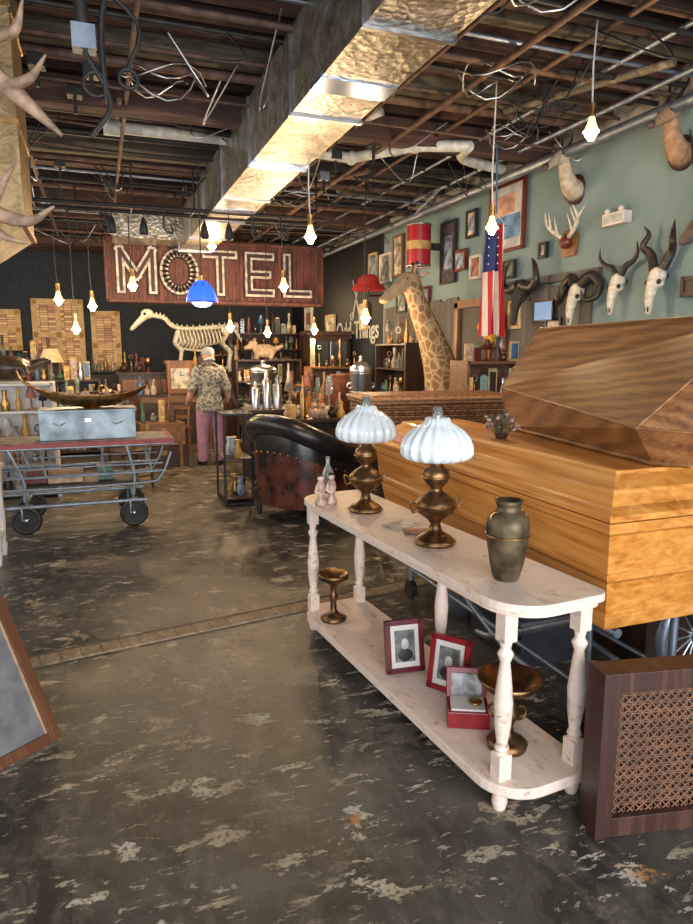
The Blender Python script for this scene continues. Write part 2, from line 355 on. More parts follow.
for i in range(8): a=i*pi/4; o.tube([(.151*math.cos(a),.151*math.sin(a),-.03),(.085*math.cos(a),.085*math.sin(a),.12)],.006,dkbrass,5)
o.done('stained_glass_pendant_lamp',(1.02,7,2.19))

# ---------------------------------------------------------------- motel sign
rust,nt,b=newmat('rusted_red_sheet'); co=coords(nt,(1,1,.4)); n=noise(nt,co,9,10,.6,.75); r=ramp(nt,[(.3,(.018,.011,.01)),(.48,(.08,.024,.018)),(.62,(.15,.042,.03)),(.75,(.24,.13,.09))]); nt.links.new(n.outputs[0],r.inputs[0]); nt.links.new(r.outputs[0],b.inputs['Base Color']); b.inputs['Roughness'].default_value=.65; bump(nt,b,n.outputs[0],.3)
o=M(); o.bb((-1.6,0,-.42),(1.6,.25,.42),rust)
for i in range(27): o.bb((-1.6+i*.119,-.02,-.41),(-1.6+i*.119+.05,0,.41),rust)
for z in(-.43,.43): o.bb((-1.62,-.04,z-.02),(1.62,.26,z+.02),rust)
for x in(-1.61,1.61): o.bb((x-.02,-.04,-.43),(x+.02,.26,.43),rust)
letr=mat('sign_letter_face',(.42,.37,.34),.5,0,.4,14); letb=mat('sign_letter_back',(.03,.012,.011),.6)
RX=Matrix.Rotation(pi/2,4,'X')
def stroke(o,a,b_,w_,y0,y1,mt,ext):
    a=V(a[0],0,a[1]);b_=V(b_[0],0,b_[1]); d=(b_-a).normalized(); c_=(a+b_)/2; L=(b_-a).length+2*ext
    o.box((c_.x,(y0+y1)/2,c_.z),(L,abs(y1-y0),w_),mt,(0,-math.atan2(d.z,d.x),0))
h2,w2=.27,.2
LT={'M':[((-w2-.02,-h2),(-w2-.02,h2)),((-w2-.02,h2),(0,-.08)),((0,-.08),(w2+.02,h2)),((w2+.02,h2),(w2+.02,-h2))],
 'O':[((.22*math.cos(i*pi/12),h2*math.sin(i*pi/12)),(.22*math.cos((i+1)*pi/12),h2*math.sin((i+1)*pi/12))) for i in range(24)],
 'T':[((-w2,h2),(w2,h2)),((0,h2),(0,-h2))],'E':[((-.17,-h2),(-.17,h2)),((-.17,h2),(.17,h2)),((-.17,0),(.12,0)),((-.17,-h2),(.17,-h2))],'L':[((-.17,h2),(-.17,-h2)),((-.17,-h2),(.17,-h2))]}
for i,ch in enumerate('MOTEL'):
    X=-1.2+i*.6
    for lvl,(w_,y0_,y1_,m_) in enumerate(((.15,-.035,-.0,letb),(.115,-.075,-.03,letr),(.05,-.082,-.07,letb))):
        for k,(a,b_) in enumerate(LT[ch]):
            e_=w_/2 if ch!='O' else .012
            stroke(o,(a[0]+X,a[1]),(b_[0]+X,b_[1]),w_,y0_-.0007*k*(ch!='O'),y1_,m_,e_)
for x in(-1.3,1.3): o.cyl((x,.12,.42),(x,.12,.72),.012,iron,n=6)
o.done('motel_sign',(1.79,10.4,2.79),0)

# ---------------------------------------------------------------- back wall windows
sg,nt,b=newmat('stained_glass'); co=coords(nt,(1,1,1),(pi/2,0,0)); br=nt.nodes.new('ShaderNodeTexBrick'); nt.links.new(co.outputs[0],br.inputs['Vector']); br.inputs['Scale'].default_value=4; br.offset=0
br.inputs['Color1'].default_value=(.7,.42,.15,1); br.inputs['Color2'].default_value=(.3,.1,.04,1); br.inputs['Mortar'].default_value=(.08,.05,.03,1); br.inputs['Brick Width'].default_value=.6; br.inputs['Row Height'].default_value=.2
nt.links.new(br.outputs[0],b.inputs['Base Color']); nt.links.new(br.outputs[0],b.inputs['Emission Color']); b.inputs['Emission Strength'].default_value=.45
fr=mat('gold_frame',(.5,.36,.15),.5); wfm=mat('amber_window_frame',(.5,.3,.1),.5,emit=.3)  # window frame also emits; the backlit glow is put into its material
def win(k,x0,x1,z0,z1,nx):
    o=M(); y=YB-.06
    o.bb((x0,y,z0),(x1,y+.03,z1),sg)
    w=(x1-x0)
    for i in range(nx+1): xx=x0+w*i/nx; o.bb((xx-.05,y-.03,z0-.04),(xx+.05,y+.04,z1+.04),wfm)
    for z in(z0,(z0+z1)/2,z1): o.bb((x0-.035,y-.03,z-.05),(x1+.035,y+.04,z+.05),wfm)
    o.done('window_%d'%k)
win(1,-1.15,-.28,1.3,2.62,2); win(2,-.05,.42,1.1,2.4,1); win(3,-2.0,-1.45,1.7,2.4,1)

# ---------------------------------------------------------------- oak coffin + stand
oak,nt,b=newmat('oak_veneer'); w=nt.nodes.new('ShaderNodeTexWave'); w.wave_type='BANDS'; w.bands_direction='DIAGONAL'; w.inputs['Scale'].default_value=7; w.inputs['Distortion'].default_value=9; w.inputs['Detail'].default_value=3; w.inputs['Detail Scale'].default_value=.7; nt.links.new(coords(nt,(1,.2,1),(0,.2,.05)).outputs[0],w.inputs['Vector'])
n=noise(nt,coords(nt,(1,.035,1)),80,4,.3); h_=math_(nt,'ADD',math_(nt,'MULTIPLY',n.outputs[0],.7),math_(nt,'MULTIPLY',w.outputs['Fac'],.24))
r=ramp(nt,[(.25,(.12,.045,.014)),(.45,(.21,.085,.028)),(.62,(.29,.13,.045)),(.8,(.36,.175,.07))]); nt.links.new(h_,r.inputs[0]); nt.links.new(r.outputs[0],b.inputs['Base Color']); b.inputs['Roughness'].default_value=.45; b.inputs['Coat Weight'].default_value=.1
o=M()
far=[(2.33,3.5,1.22),(2.27,3.5,1.46),(2.5,3.46,1.81),(2.78,3.46,1.81),(3.05,3.5,1.46),(2.95,3.5,1.22)]
near=[(2.14,2.16,1.22),(2.02,2.14,1.37),(2.46,1.95,1.83),(2.84,1.95,1.83),(3.12,2.14,1.4),(3.02,2.16,1.22)]
cap=[(2.22,2.04,1.22),(2.22,1.9,1.36),(2.52,1.74,1.68),(2.8,1.74,1.68),(3.0,1.9,1.38),(2.98,2.04,1.22)]
vs=[(a,b_-.03,c_-.03) for a,b_,c_ in far+near+cap]; fs=[tuple(range(6)),(12,13,14,15,16,17)]
for k in(0,6):
    for i in range(6): fs.append((k+i,k+(i+1)%6,k+6+(i+1)%6,k+6+i))
o.add(vs,fs,oak)
for a,b_ in((1,7),(2,8),(7,8),(1,2),(7,13),(8,14)): o.tube([vs[a],vs[b_]],.006,oak,6)
o.tube([vs[0],vs[6],vs[12]],.012,oak,6)
o.done('oak_coffin')
o=M()
o.bb((2.56,2.5,.0),(3.1,3.4,1.17),dkw)
for z in(.4,.8): o.bb((2.54,2.48,z),(3.12,3.42,z+.03),oakf)
o.bb((2.56,2.5,1.17),(3.1,3.4,1.188),oakf)
o.done('storage_chest')
def spoke_wheel(o,c,r_,mt,rim,rot=(0,pi/2,0),ns=14):
    o.torus(c,r_,rim,mt,rot); o.torus(c,r_*.85,rim*.5,steel,rot); Rm=Euler(rot).to_matrix()
    o.ell(c,(r_*.16,)*3,steel)
    for i in range(ns): a=2*pi*i/ns; o.cyl(c,Vector(c)+Rm@V(r_*.9*math.cos(a),r_*.9*math.sin(a),0),rim*.25,steel,n=6)
o=M(); spoke_wheel(o,(2.66,2.3,.28),.24,dsteel,.03,(pi/2,0,.1)); spoke_wheel(o,(3.25,2.3,.28),.24,dsteel,.03,(pi/2,0,.1)); o.cyl((2.66,2.3,.28),(3.25,2.3,.28),.02,steel)
o.tube([(2.75,2.35,.28),(2.75,2.35,.52),(3.15,2.35,.52),(3.15,2.35,.28)],.018,dsteel); o.done('spoked_wheel_cart')

# ---------------------------------------------------------------- pine casket
pine,nt,b=newmat('honey_pine'); n=noise(nt,coords(nt,(.4,.04,1)),24,6,1.1,.6); r=ramp(nt,[(.3,(.36,.12,.014)),(.45,(.53,.205,.032)),(.6,(.63,.275,.055)),(.75,(.71,.36,.1))]); nt.links.new(n.outputs[0],r.inputs[0])
kn=nt.nodes.new('ShaderNodeTexVoronoi'); kn.inputs['Scale'].default_value=3.2; nt.links.new(coords(nt,(1,.5,1)).outputs[0],kn.inputs['Vector']); kr=ramp(nt,[(.04,(.3,.25,.2)),(.09,(1,1,1))]); nt.links.new(kn.outputs['Distance'],kr.inputs[0])
nt.links.new(mixc(nt,.85,r.outputs[0],kr.outputs[0],'MULTIPLY'),b.inputs['Base Color']); b.inputs['Roughness'].default_value=.38; b.inputs['Coat Weight'].default_value=.2
pined=mat('pine_groove',(.22,.07,.012),.6)
def rings(o,L,mt):
    vs=[];fs=[]
    for (hx,hy,z) in L: vs+=[(-hx,-hy,z),(hx,-hy,z),(hx,hy,z),(-hx,hy,z)]
    n=len(L)
    for i in range(n-1):
        for j in range(4): a=4*i+j;b_=4*i+(j+1)%4; fs.append((a,b_,b_+4,a+4))
    fs+= [(3,2,1,0),(4*n-4,4*n-3,4*n-2,4*n-1)]; o.add(vs,fs,mt)
o=M(); rings(o,[(.31,1.11,0),(.31,1.11,.05),(.3,1.1,.06),(.325,1.125,.2),(.345,1.145,.215),(.345,1.145,.24),(.335,1.135,.25),(.35,1.15,.4),(.375,1.175,.415),(.375,1.175,.455)],pine)
rings(o,[(.35,1.15,.454),(.35,1.15,.461)],pined)
rings(o,[(.38,1.18,.46),(.38,1.18,.485),(.355,1.155,.50),(.33,1.13,.51),(.3,1.1,.55),(.295,1.095,.565),(.22,1.02,.61),(.215,1.015,.625)],pine)
o.done('pine_casket',(2.14,3.11,.55),0,bev=.004)
o=M(); y0,y1,x0,x1=2.15,3.9,1.9,2.38
for x in(x0,x1): o.cyl((x,y0-.15,.525),(x,y1+.2,.525),.02,dsteel)
for y in(y0,(y0+y1)/2,y1): o.cyl((x0,y,.525),(x1,y,.525),.018,dsteel)
for x in(x0,x1):
    o.tube([(x,y0+.05,.51),(x,y0+.7,.16),(x,y0+.9,.1)],.018,dsteel,10,4); o.tube([(x,y1-.05,.51),(x,y0+.75,.16),(x,y0+.35,.1)],.018,dsteel,10,4)
    o.tube([(x,y0+.02,.51),(x,y0+.02,.12)],.018,dsteel); o.tube([(x,y1,.51),(x,y1,.12)],.018,dsteel); o.cyl((x,y0,.2),(x,y1,.2),.012,dsteel)
    for y in(y0+.02,y1): o.cyl((x-.02,y,.06),(x+.02,y,.06),.06,black)
o.done('casket_trolley')
o=M(); o.bb((1.98,2.75,0),(2.32,3.25,.3),mat('black_case',(.02,.02,.025),.4)); o.bb((1.97,2.74,.24),(2.33,3.26,.26),steel); o.done('black_trunk')
o=M(); o.lathe([(.1,0),(.13,.1),(.12,.25),(.09,.3),(.1,.31)],(0,0,0),dsteel,20); o.torus((0,0,.31),.1,.008,steel); o.done('metal_pail',(2.12,3.55,0))

# ---------------------------------------------------------------- white console table
TC=V(1.345,2.74,0); TR_=math.radians(5.2)
def tl(x,y,z=0): return (TC.x+x*math.cos(TR_)-y*math.sin(TR_),TC.y+x*math.sin(TR_)+y*math.cos(TR_),z)
def toppoly(hx,hy,r_=.17,r2=.05):
    P=[]
    for cx,cy,a0,q in((hx,-hy,-pi/2,r2),(hx,hy,0,r2),(-hx,hy,pi/2,r_),(-hx,-hy,pi,r_)):
        sx=1 if cx>0 else -1; sy=1 if cy>0 else -1
        for i in range(9): a=a0+i*pi/16; P.append((cx-sx*q+q*math.cos(a),cy-sy*q+q*math.sin(a)))
    return P
o=M(); o.prism(toppoly(.215,.985),.78,.81,cream); o.prism(toppoly(.2,.97),.758,.781,cream)
o.prism(toppoly(.21,.97),.085,.125,cream); o.prism(toppoly(.195,.955),.068,.086,cream)
leg=[(.026,.22),(.018,.225),(.028,.24),(.02,.26),(.03,.33),(.034,.42),(.024,.52),(.018,.57),(.03,.6),(.018,.62),(.024,.65),(.024,.66)]
for x,y in((-.14,-.86),(.165,-.9),(-.14,.9),(.165,.9),(.165,0)):
    o.box((x,y,.17),(.055,.055,.1),cream); o.lathe(leg,(x,y,0),cream,16); o.box((x,y,.705),(.055,.055,.112),cream)
    o.lathe([(.022,0),(.03,.03),(.024,.07)],(x,y,0),cream,12)
o.done('console_table',tuple(TC),TR_,bev=.003)

milk=mat('milk_glass',(.7,.77,.8),.2,0,.03,4,emit=.05,coat=.5)
def oil_lamp(x,y):
    o=M(); 
    o.lathe([(.085,0),(.09,.015),(.075,.03),(.05,.045),(.03,.06),(.022,.09),(.035,.11),(.075,.14),(.09,.17),(.088,.19),(.06,.215),(.03,.235),(.025,.25),(.05,.275),(.06,.3),(.052,.33),(.03,.345),(.028,.37)],(0,0,0),dkbrass,28)
    for z,rr in((.012,.09),(.18,.09),(.3,.061)): o.torus((0,0,z),rr,.004,brass)
    for q in(-1,1): o.tube([(q*.085,0,.18),(q*.12,0,.2),(q*.11,0,.15),(q*.085,0,.16)],.005,dkbrass,8,4)
    o.lathe([(.12,.375),(.142,.385),(.153,.405),(.152,.435),(.138,.47),(.112,.5),(.08,.522),(.058,.534),(.05,.555),(.045,.555),(.07,.512),(.115,.475),(.138,.43),(.14,.405),(.118,.385)],(0,0,0),milk,96,flute=.045,fn=18)
    o.torus((0,0,.385),.115,.006,brass); o.cyl((0,0,.37),(0,0,.46),.02,brass)
    for a in range(3): o.cyl((0,0,.375),(.12*math.cos(a*2.09),.12*math.sin(a*2.09),.385),.004,brass,n=6)
    o.lathe([(.025,.46),(.03,.52),(.022,.56),(.02,.6),(.018,.6),(.02,.56)],(0,0,0),glass,16)
    o.done('oil_lamp',(x,y,.812))
oil_lamp(1.285,3.2); oil_lamp(1.345,2.53)
o=M(); o.lathe([(.045,0),(.05,.01),(.062,.06),(.075,.14),(.08,.2),(.074,.235),(.05,.255),(.042,.268),(.045,.285),(.052,.3),(.046,.3),(.036,.27)],(0,0,0),mat('bronze_patina',(.11,.08,.045),.5,.6,.6,14),28); o.torus((0,0,.17),.08,.004,brass); 
for a in(0,pi): o.torus((.058*math.cos(a),0,.24),.018,.005,brass,(pi/2,0,0))
o.done('bronze_vase',(1.38,2.03,.812))
porc=mat('porcelain',(.45,.3,.24),.3,0,.4,30); pf=mat('porcelain_face',(.65,.5,.42),.3)
o=M(); 
for dx,dz in((0,.0),(.07,.0)):
    o.lathe([(.03,0),(.032,.02),(.018,.05),(.028,.09),(.022,.12),(.012,.135)],(dx,dx*.3,0),porc,14); o.ell((dx,dx*.3,.15),.018,pf); o.ell((dx,dx*.3+.004,.158),.018,dkw); o.tube([(dx-.02,dx*.3,.11),(dx-.035,dx*.3-.02,.08),(dx-.01,dx*.3-.03,.07)],.008,pf,8)
o.done('porcelain_figurines',(1.10,3.4,.812))
o=M(); o.lathe([(.035,0),(.04,.1),(.03,.16),(.012,.19),(.012,.24)],(0,0,0),glass,14); o.done('glass_bottle',(1.2,3.57,.812))
o=M(); o.box((0,0,.003),(.16,.1,.006),colp[0],(0,0,.4)); o.box((.02,-.14,.003),(.12,.09,.006),colp[3],(0,0,-.3)); o.box((.06,.03,.006),(.09,.06,.006),white,(0,0,.9)); o.done('postcards',(1.33,2.86,.812))
o=M(); o.lathe([(.07,0),(.075,.015),(.04,.035),(.018,.06),(.018,.12),(.03,.14),(.018,.16),(.02,.2),(.05,.23),(.085,.25),(.09,.28),(.08,.28),(.04,.25),(.015,.235)],(0,0,0),dkbrass,24); o.done('brass_candle_stand',tl(-.1,.7,.127))
o=M(); o.lathe([(.075,0),(.08,.02),(.06,.035),(.03,.05),(.02,.09),(.035,.12),(.055,.15),(.03,.18),(.02,.21),(.03,.225),(.1,.25),(.125,.29),(.115,.29),(.08,.255),(.03,.24)],(0,0,0),dkbrass,28)
for a in(0,2.1,4.2): o.torus((.055*math.cos(a),.055*math.sin(a),.13),.028,.006,dkbrass,(pi/2,0,a))
o.done('brass_compote',tl(.0,-.72,.127))
def photo_frame(loc,rz,w,h,m_f,lean=.2):
    o=M(); 
    o.box((0,.01,h/2),(w,.015,h),m_f); 
    for x in(-w/2+.012,w/2-.012): o.box((x,-.004,h/2),(.024,.02,h),m_f)
    for z in(.012,h-.012): o.box((0,-.004,z),(w,.02,.024),m_f)
    o.box((0,-.001,h/2),(w-.045,.01,h-.045),white); o.box((0,-.008,h/2),(w-.09,.004,h-.1),mat('old_photo',(.12,.12,.12),.5,0,.6,25))
    o.ell((0,-.009,h/2+.01),(.02,.004,.028),mat('portrait_face',(.5,.48,.45),.6)); o.ell((0,-.009,h/2-.04),(.04,.004,.03),black)
    o.box((0,.06,h*.3),(.04,.006,h*.62),black,(-.35,0,0))
    o.done('picture_frame',loc,rot=(-lean,0,rz),bev=.002)
photo_frame(tl(-.05,-.03,.13),-.1,.19,.25,mat('maroon_frame',(.1,.01,.015),.3))
photo_frame(tl(.02,-.27,.13),-.95,.19,.25,mat('crimson_frame',(.2,.01,.015),.3))
o=M(); o.box((0,0,.035),(.17,.14,.07),MC['crimson_frame']); o.box((0,0,.072),(.14,.11,.012),white); o.box((0,.08,.12),(.17,.015,.14),MC['crimson_frame'],(-.25,0,0)); o.box((0,.07,.12),(.13,.006,.1),greyp,(-.25,0,0)); o.ell((.03,0,.085),(.03,.03,.01),brass); o.done('red_jewelry_box',tl(-.03,-.5,.127),-.45,bev=.003)
o=M()
for i in range(46):
    a=R.uniform(0,2*pi); e=R.uniform(.2,1.4); L=R.uniform(.05,.12); p=V(L*math.cos(a)*math.cos(e),L*math.sin(a)*math.cos(e),.02+L*math.sin(e))
    o.tube([(0,0,0),p],.003,mat('dry_stem',(.12,.1,.05),.8),5); o.ell(p,(.013,.013,.009),R.choice([mat('dry_petal',(.4,.28,.2),.8),mat('dry_leaf',(.08,.09,.05),.8),mat('dusty_pink',(.25,.13,.12),.8)]),n=8)
o.lathe([(.03,-.01),(.04,.02)],(0,0,0),dkw,12); o.done('dried_flower_arrangement',(2.04,3.1,1.187))

# ---------------------------------------------------------------- cane panel cabinet
o=M(); w,h,d=.46,.6,.1; caneb=mat('cane_backing',(.035,.02,.014),.8); cane=mat('cane_weave',(.2,.1,.055),.6)
cw=wood('walnut_frame',(.04,.016,.01),(.085,.037,.023),2,16)
for x in(.03,w-.03): o.box((x,d/2,h/2),(.06,d,h),cw)
for z in(.035,h-.035): o.box((w/2,d/2,z),(w-.12,d,.07),cw)
o.box((w/2,d*.75,h/2),(w-.1,.01,h-.1),caneb)
yy=.035; x0,x1,z0,z1=.055,w-.055,.065,h-.065; st=.034
k=0
while x0+k*st<x1:
    for dx in(-.004,.004): o.box((x0+k*st+dx,yy,(z0+z1)/2),(.003,.003,z1-z0),cane)
    k+=1
k=0
while z0+k*st<z1:
    for dx in(-.004,.004): o.box(((x0+x1)/2,yy-.003,z0+k*st+dx),(x1-x0,.003,.003),cane)
    k+=1
W=x1-x0;Hh=z1-z0
t=-Hh
while t<W:
    a=max(0,t);b_=min(W,t+Hh)
    if b_-a>.01:
        o.tube([(x0+a,yy-.006,z0+a-t),(x0+b_,yy-.006,z0+b_-t)],.0028,cane,4); o.tube([(x0+a,yy-.008,z1-(a-t)),(x0+b_,yy-.008,z1-(b_-t))],.0028,cane,4)
    t+=st
o.box((.012,d/2,h/2),(.03,d+.012,h+.004),cw); 
o.done('cane_panel_cabinet',(1.50,1.62,0),-.2,bev=.003)

# leaning frame left
ex=V(-.8,-.6,0); up=V(-.33,.44,.835).normalized(); nn=ex.cross(up).normalized()
Mx=Matrix((( -ex.x,nn.x,up.x,0),(-ex.y,nn.y,up.y,0),(-ex.z,nn.z,up.z,0),(0,0,0,1)))
o=M(); W,Hh=.8,.66
fw=wood('leaning_frame_wood',(.1,.035,.012),(.2,.08,.03),2,16)
o.box((-W/2,0,Hh/2),(W-.04,.012,Hh-.04),mat('grey_canvas_back',(.13,.13,.135),.6))
for x in(-.02,-W+.02): o.box((x,0,Hh/2),(.045,.035,Hh),fw); o.box((x-.028 if x>-.1 else x+.028,-.0,Hh/2),(.012,.02,Hh-.06),mat('frame_inner',(.35,.22,.12),.5))
for z in(.02,Hh-.02): o.box((-W/2,0,z),(W-.08,.035,.045),fw)
ob=o.done('leaning_picture_frame',bev=.003); ob.matrix_world=Matrix.Translation((-.245,2.87,.02))@Mx
# ---------------------------------------------------------------- leather armchair
leath=mat('black_leather',(.018,.015,.017),.3,0,.4,30,bmp=.15); rleath=mat('oxblood_leather',(.085,.024,.013),.36,0,.8,5,bmp=.15)
def armchair(name,loc,rz,s_,l1,l2):
    o=M()
    U=[(.42,-.42),(.1,-.46),(-.25,-.44),(-.44,-.25),(-.47,0),(-.44,.25),(-.25,.44),(.1,.46),(.42,.42)]
    hs=[.6,.66,.8,.92,.95,.92,.8,.66,.6]
    P=smooth([(x,y,hh) for (x,y),hh in zip(U,hs)],6)
    o.tube(P,.1,l1,14); o.ell(P[0],.1,l1); o.ell(P[-1],.1,l1)
    n=len(P)
    vs=[];vm=[];fs=[]
    for p in P:
        for z in(.14,p.z*.5,p.z*.72): vs.append((p.x*(.96+.06*(z>.2)),p.y*(.96+.06*(z>.2)),z))
        for z in(p.z*.72,p.z-.02): vm.append((p.x*1.03,p.y*1.03,z))
        for z in(p.z-.02,.3): vm.append((p.x*.78+.02,p.y*.74,z))
    for i in range(n-1):
        for j in range(2): a=i*3+j; fs.append((a,a+1,a+4,a+3))
    o.add(vs,fs,l2,True); fs=[]
    for i in range(n-1):
        for j in range(3): a=i*4+j; fs.append((a,a+1,a+5,a+4))
    o.add(vm,fs,l1,True)
    o.box((.07,0,.36),(.72,.62,.2),l1); o.box((.05,0,.2),(.85,.86,.12),dkw)
    for i in range(1,n-1,2):
        p=P[i]; o.ell((p.x*1.035,p.y*1.035,p.z*.72),.014,brass,n=8)
        if i%4==1:
            for z in(.3,.45,.6):
                if z<p.z-.12: o.ell((p.x*1.01,p.y*1.01,z),.018,l1,n=8)
        o.ell((p.x*.76+.02,p.y*.72,p.z-.1),.015,brass,n=8)
    for x in(-.33,.36):
        for y in(-.36,.36): o.lathe([(.02,0),(.03,.05),(.025,.14)],(x,y,0),dkw,10)
    o.done(name,loc,rz,bev=.02,sc_=s_)
armchair('leather_club_armchair',(1.93,6.42,0),.5,1,leath,rleath)
def glass_case(name,a,b_,items=True):
    o=M(); a=V(*a);b_=V(*b_); t=.015
    for x in(a.x,b_.x):
        for y in(a.y,b_.y): o.box((x,y,(a.z+b_.z)/2),(t*1.6,t*1.6,b_.z-a.z),iron)
    zs=[a.z,a.z+.05,(a.z+b_.z)/2,b_.z]
    for z in zs: o.box(((a.x+b_.x)/2,(a.y+b_.y)/2,z),(b_.x-a.x,b_.y-a.y,.012),dkw if z<b_.z else glass)
    for x in(a.x,b_.x):
        for z in(a.z,b_.z): o.box((x,(a.y+b_.y)/2,z),(t,b_.y-a.y,t*1.5),iron)
    for y in(a.y,b_.y):
        for z in(a.z,b_.z): o.box(((a.x+b_.x)/2,y,z),(b_.x-a.x,t,t*1.5),iron)
    if items:
        for z in zs[1:3]:
            for i in range(5):
                x=R.uniform(a.x+.08,b_.x-.08);y=R.uniform(a.y+.06,b_.y-.06); o.lathe([(.03,0),(.05,.06),(.02,.14),(.03,.2)],(x,y,z+.006),R.choice([brass,white,ochre,colp[1]]),10)
    return o.done(name)
glass_case('glass_display_case',(1.2,7.0,.02),(1.5,7.5,.98))

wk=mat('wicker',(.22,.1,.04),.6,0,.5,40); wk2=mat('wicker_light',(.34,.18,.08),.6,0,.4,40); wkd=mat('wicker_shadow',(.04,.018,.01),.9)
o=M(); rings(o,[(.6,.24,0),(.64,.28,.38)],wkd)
def loop(hx,hy,z,r_,m_,amp=0,ph=0):
    pts=[];per=[(-hx,-hy),(hx,-hy),(hx,hy),(-hx,hy),(-hx,-hy)]
    for i in range(4):
        a=V(*per[i],z);b_=V(*per[i+1],z); L=(b_-a).length; k=max(4,int(L/.03)); nrm=V((b_-a).y,-(b_-a).x,0).normalized()
        for j in range(k): pts.append(a.lerp(b_,j/k)+nrm*amp*(1 if (j+ph)%2 else -1))
    pts.append(pts[0]); o.tube(pts,r_,m_,5)
for i in range(19): t_=i/18; loop(.61+.04*t_,.25+.04*t_,.01+.37*t_,.009,wk if i%2 else wk2,.006,i%2)
for z,hx,hy in((.4,.67,.31),(.375,.66,.3),(0,.62,.26)): loop(hx,hy,z,.018,wk2)
for i in range(42): x=-.61+i*.03; o.cyl((x,-.255,0),(x*1.06,-.29,.38),.005,wk,n=5)
rings(o,[(.64,.28,.4),(.6,.25,.43),(.3,.1,.44)],wk)
for x in(-.5,.5): 
    for y in(-.18,.18): o.bb((x-.03,y-.03,-.86),(x+.03,y+.03,-.02),dkw)
o.bb((-.53,-.21,-.06),(.53,.21,-.01),dkw); o.done('wicker_basket',(2.68,5.15,.86),-.1)

# ---------------------------------------------------------------- gurney
o=M(); x0,x1,y0,y1=-1.1,.62,6.5,7.12; bl_=mat('blue_grey_enamel',(.22,.26,.3),.4,.4,.25,14); zt_=.78
for y in(y0,y1):
    o.tube([(x0,y,zt_),(x1,y,zt_)],.016,bl_); o.tube([(x0+.1,y,.52),(x1-.1,y,.52)],.012,bl_)
    o.tube([(x0+.15,y,.25),(x1-.25,y,.25)],.018,bl_)
    for xx in(-1.0,-.5,.0,.42): o.tube([(xx,y-.03*(y==y0),zt_),(xx-.02,y,.65),(xx,y,.52)],.009,bl_,8,3)
    o.tube([(x0+.3,y,zt_),(-.69,y,.5),(-.69,y,.3)],.016,bl_,8,4); o.tube([(.2,y,zt_),(.26,y,.5),(.24,y,.3)],.016,bl_,8,4)
    yy=y-.04 if y==y0 else y+.04
    o.tube([(x0+.2,yy,zt_-.04),(x0+.2,yy,.46),(x0+.3,yy,.42),(x1-.3,yy,.42),(x1-.12,yy,.48),(x1-.02,yy,zt_-.08)],.011,bl_,8,4)
    o.tube([(x0+.2,yy,.6),(x1-.1,yy,.6)],.007,bl_); o.tube([(x0+.2,yy,.52),(x1-.12,yy,.52)],.007,bl_)
    for xx in(-.69,.24):
        o.torus((xx,y,.13),.11,.021,black,(pi/2,0,0)); o.cyl((xx,y-.012,.13),(xx,y+.012,.13),.1,iron); o.ell((xx,y,.13),.03,steel); o.tube([(xx-.03,y-.02,.13),(xx-.03,y-.02,.27),(xx+.03,y+.02,.27),(xx+.03,y+.02,.13)],.01,bl_,6)
for x in(x0,x1): o.tube([(x,y0,zt_),(x,y1,zt_)],.016,bl_)
for x in(-.69,.24): o.cyl((x,y0,.25),(x,y1,.25),.014,bl_)
o.box(((x0+x1)/2,(y0+y1)/2,zt_+.022),(x1-x0+.03,y1-y0+.03,.045),mat('red_vinyl_pad',(.24,.03,.028),.5)); o.box(((x0+x1)/2,(y0+y1)/2,zt_+.044),(x1-x0-.08,y1-y0-.08,.012),mat('mottled_board',(.2,.16,.13),.6,0,.6,12))
o.box((-.2,(y0+y1)/2,.42),(1.0,.5,.015),iron)
o.box((-.35,6.8,.47),(.3,.3,.08),beige); o.box((.0,6.8,.49),(.14,.2,.12),mat('green_box',(.07,.14,.1),.5)); o.box((-.6,6.8,.48),(.18,.2,.1),dred)
o.done('hospital_gurney',bev=0)
gmb=mat('grey_metal_box',(.2,.25,.28),.45,.5,.45,5)
o=M(); o.box((0,0,.13),(.84,.42,.26),gmb); o.box((0,0,.265),(.87,.45,.02),gmb); o.box((0,-.215,.18),(.06,.015,.04),steel); o.tube([(-.3,-.22,.16),(-.25,-.25,.14),(-.2,-.22,.16)],.006,steel,6,3); o.tube([(.2,-.22,.16),(.25,-.25,.14),(.3,-.22,.16)],.006,steel,6,3); o.done('metal_instrument_case',(-.12,6.83,zt_+.052),bev=.006)
o=M()
def boat(u,v):
    x=(u-.5)*1.15; a=(v-.5)*pi; w_=.17*(1-abs(2*u-1)**2.2); return V(x,w_*math.sin(a),.14-.13*math.cos(a)*(1-abs(2*u-1)**3)+.1*abs(2*u-1)**3)
o.sheet(boat,24,10,brass); o.tube([boat(i/24,0) for i in range(25)],.008,brass,6); o.tube([boat(i/24,1) for i in range(25)],.008,brass,6)
o.lathe([(.1,0),(.06,.015),(.05,.03)],(0,0,0),brass); o.tube([(-.575,0,.24),(-.66,0,.3),(-.7,0,.4)],[.02,.012,.006],brass,8,4)
for i in range(14): o.ell((R.uniform(-.35,.3),R.uniform(-.06,.06),.13),(.05,.04,.05),R.choice([beige,dkw,brass,porc]),n=10)
o.done('brass_boat_dish',(-.08,6.83,zt_+.328),sc_=.9)

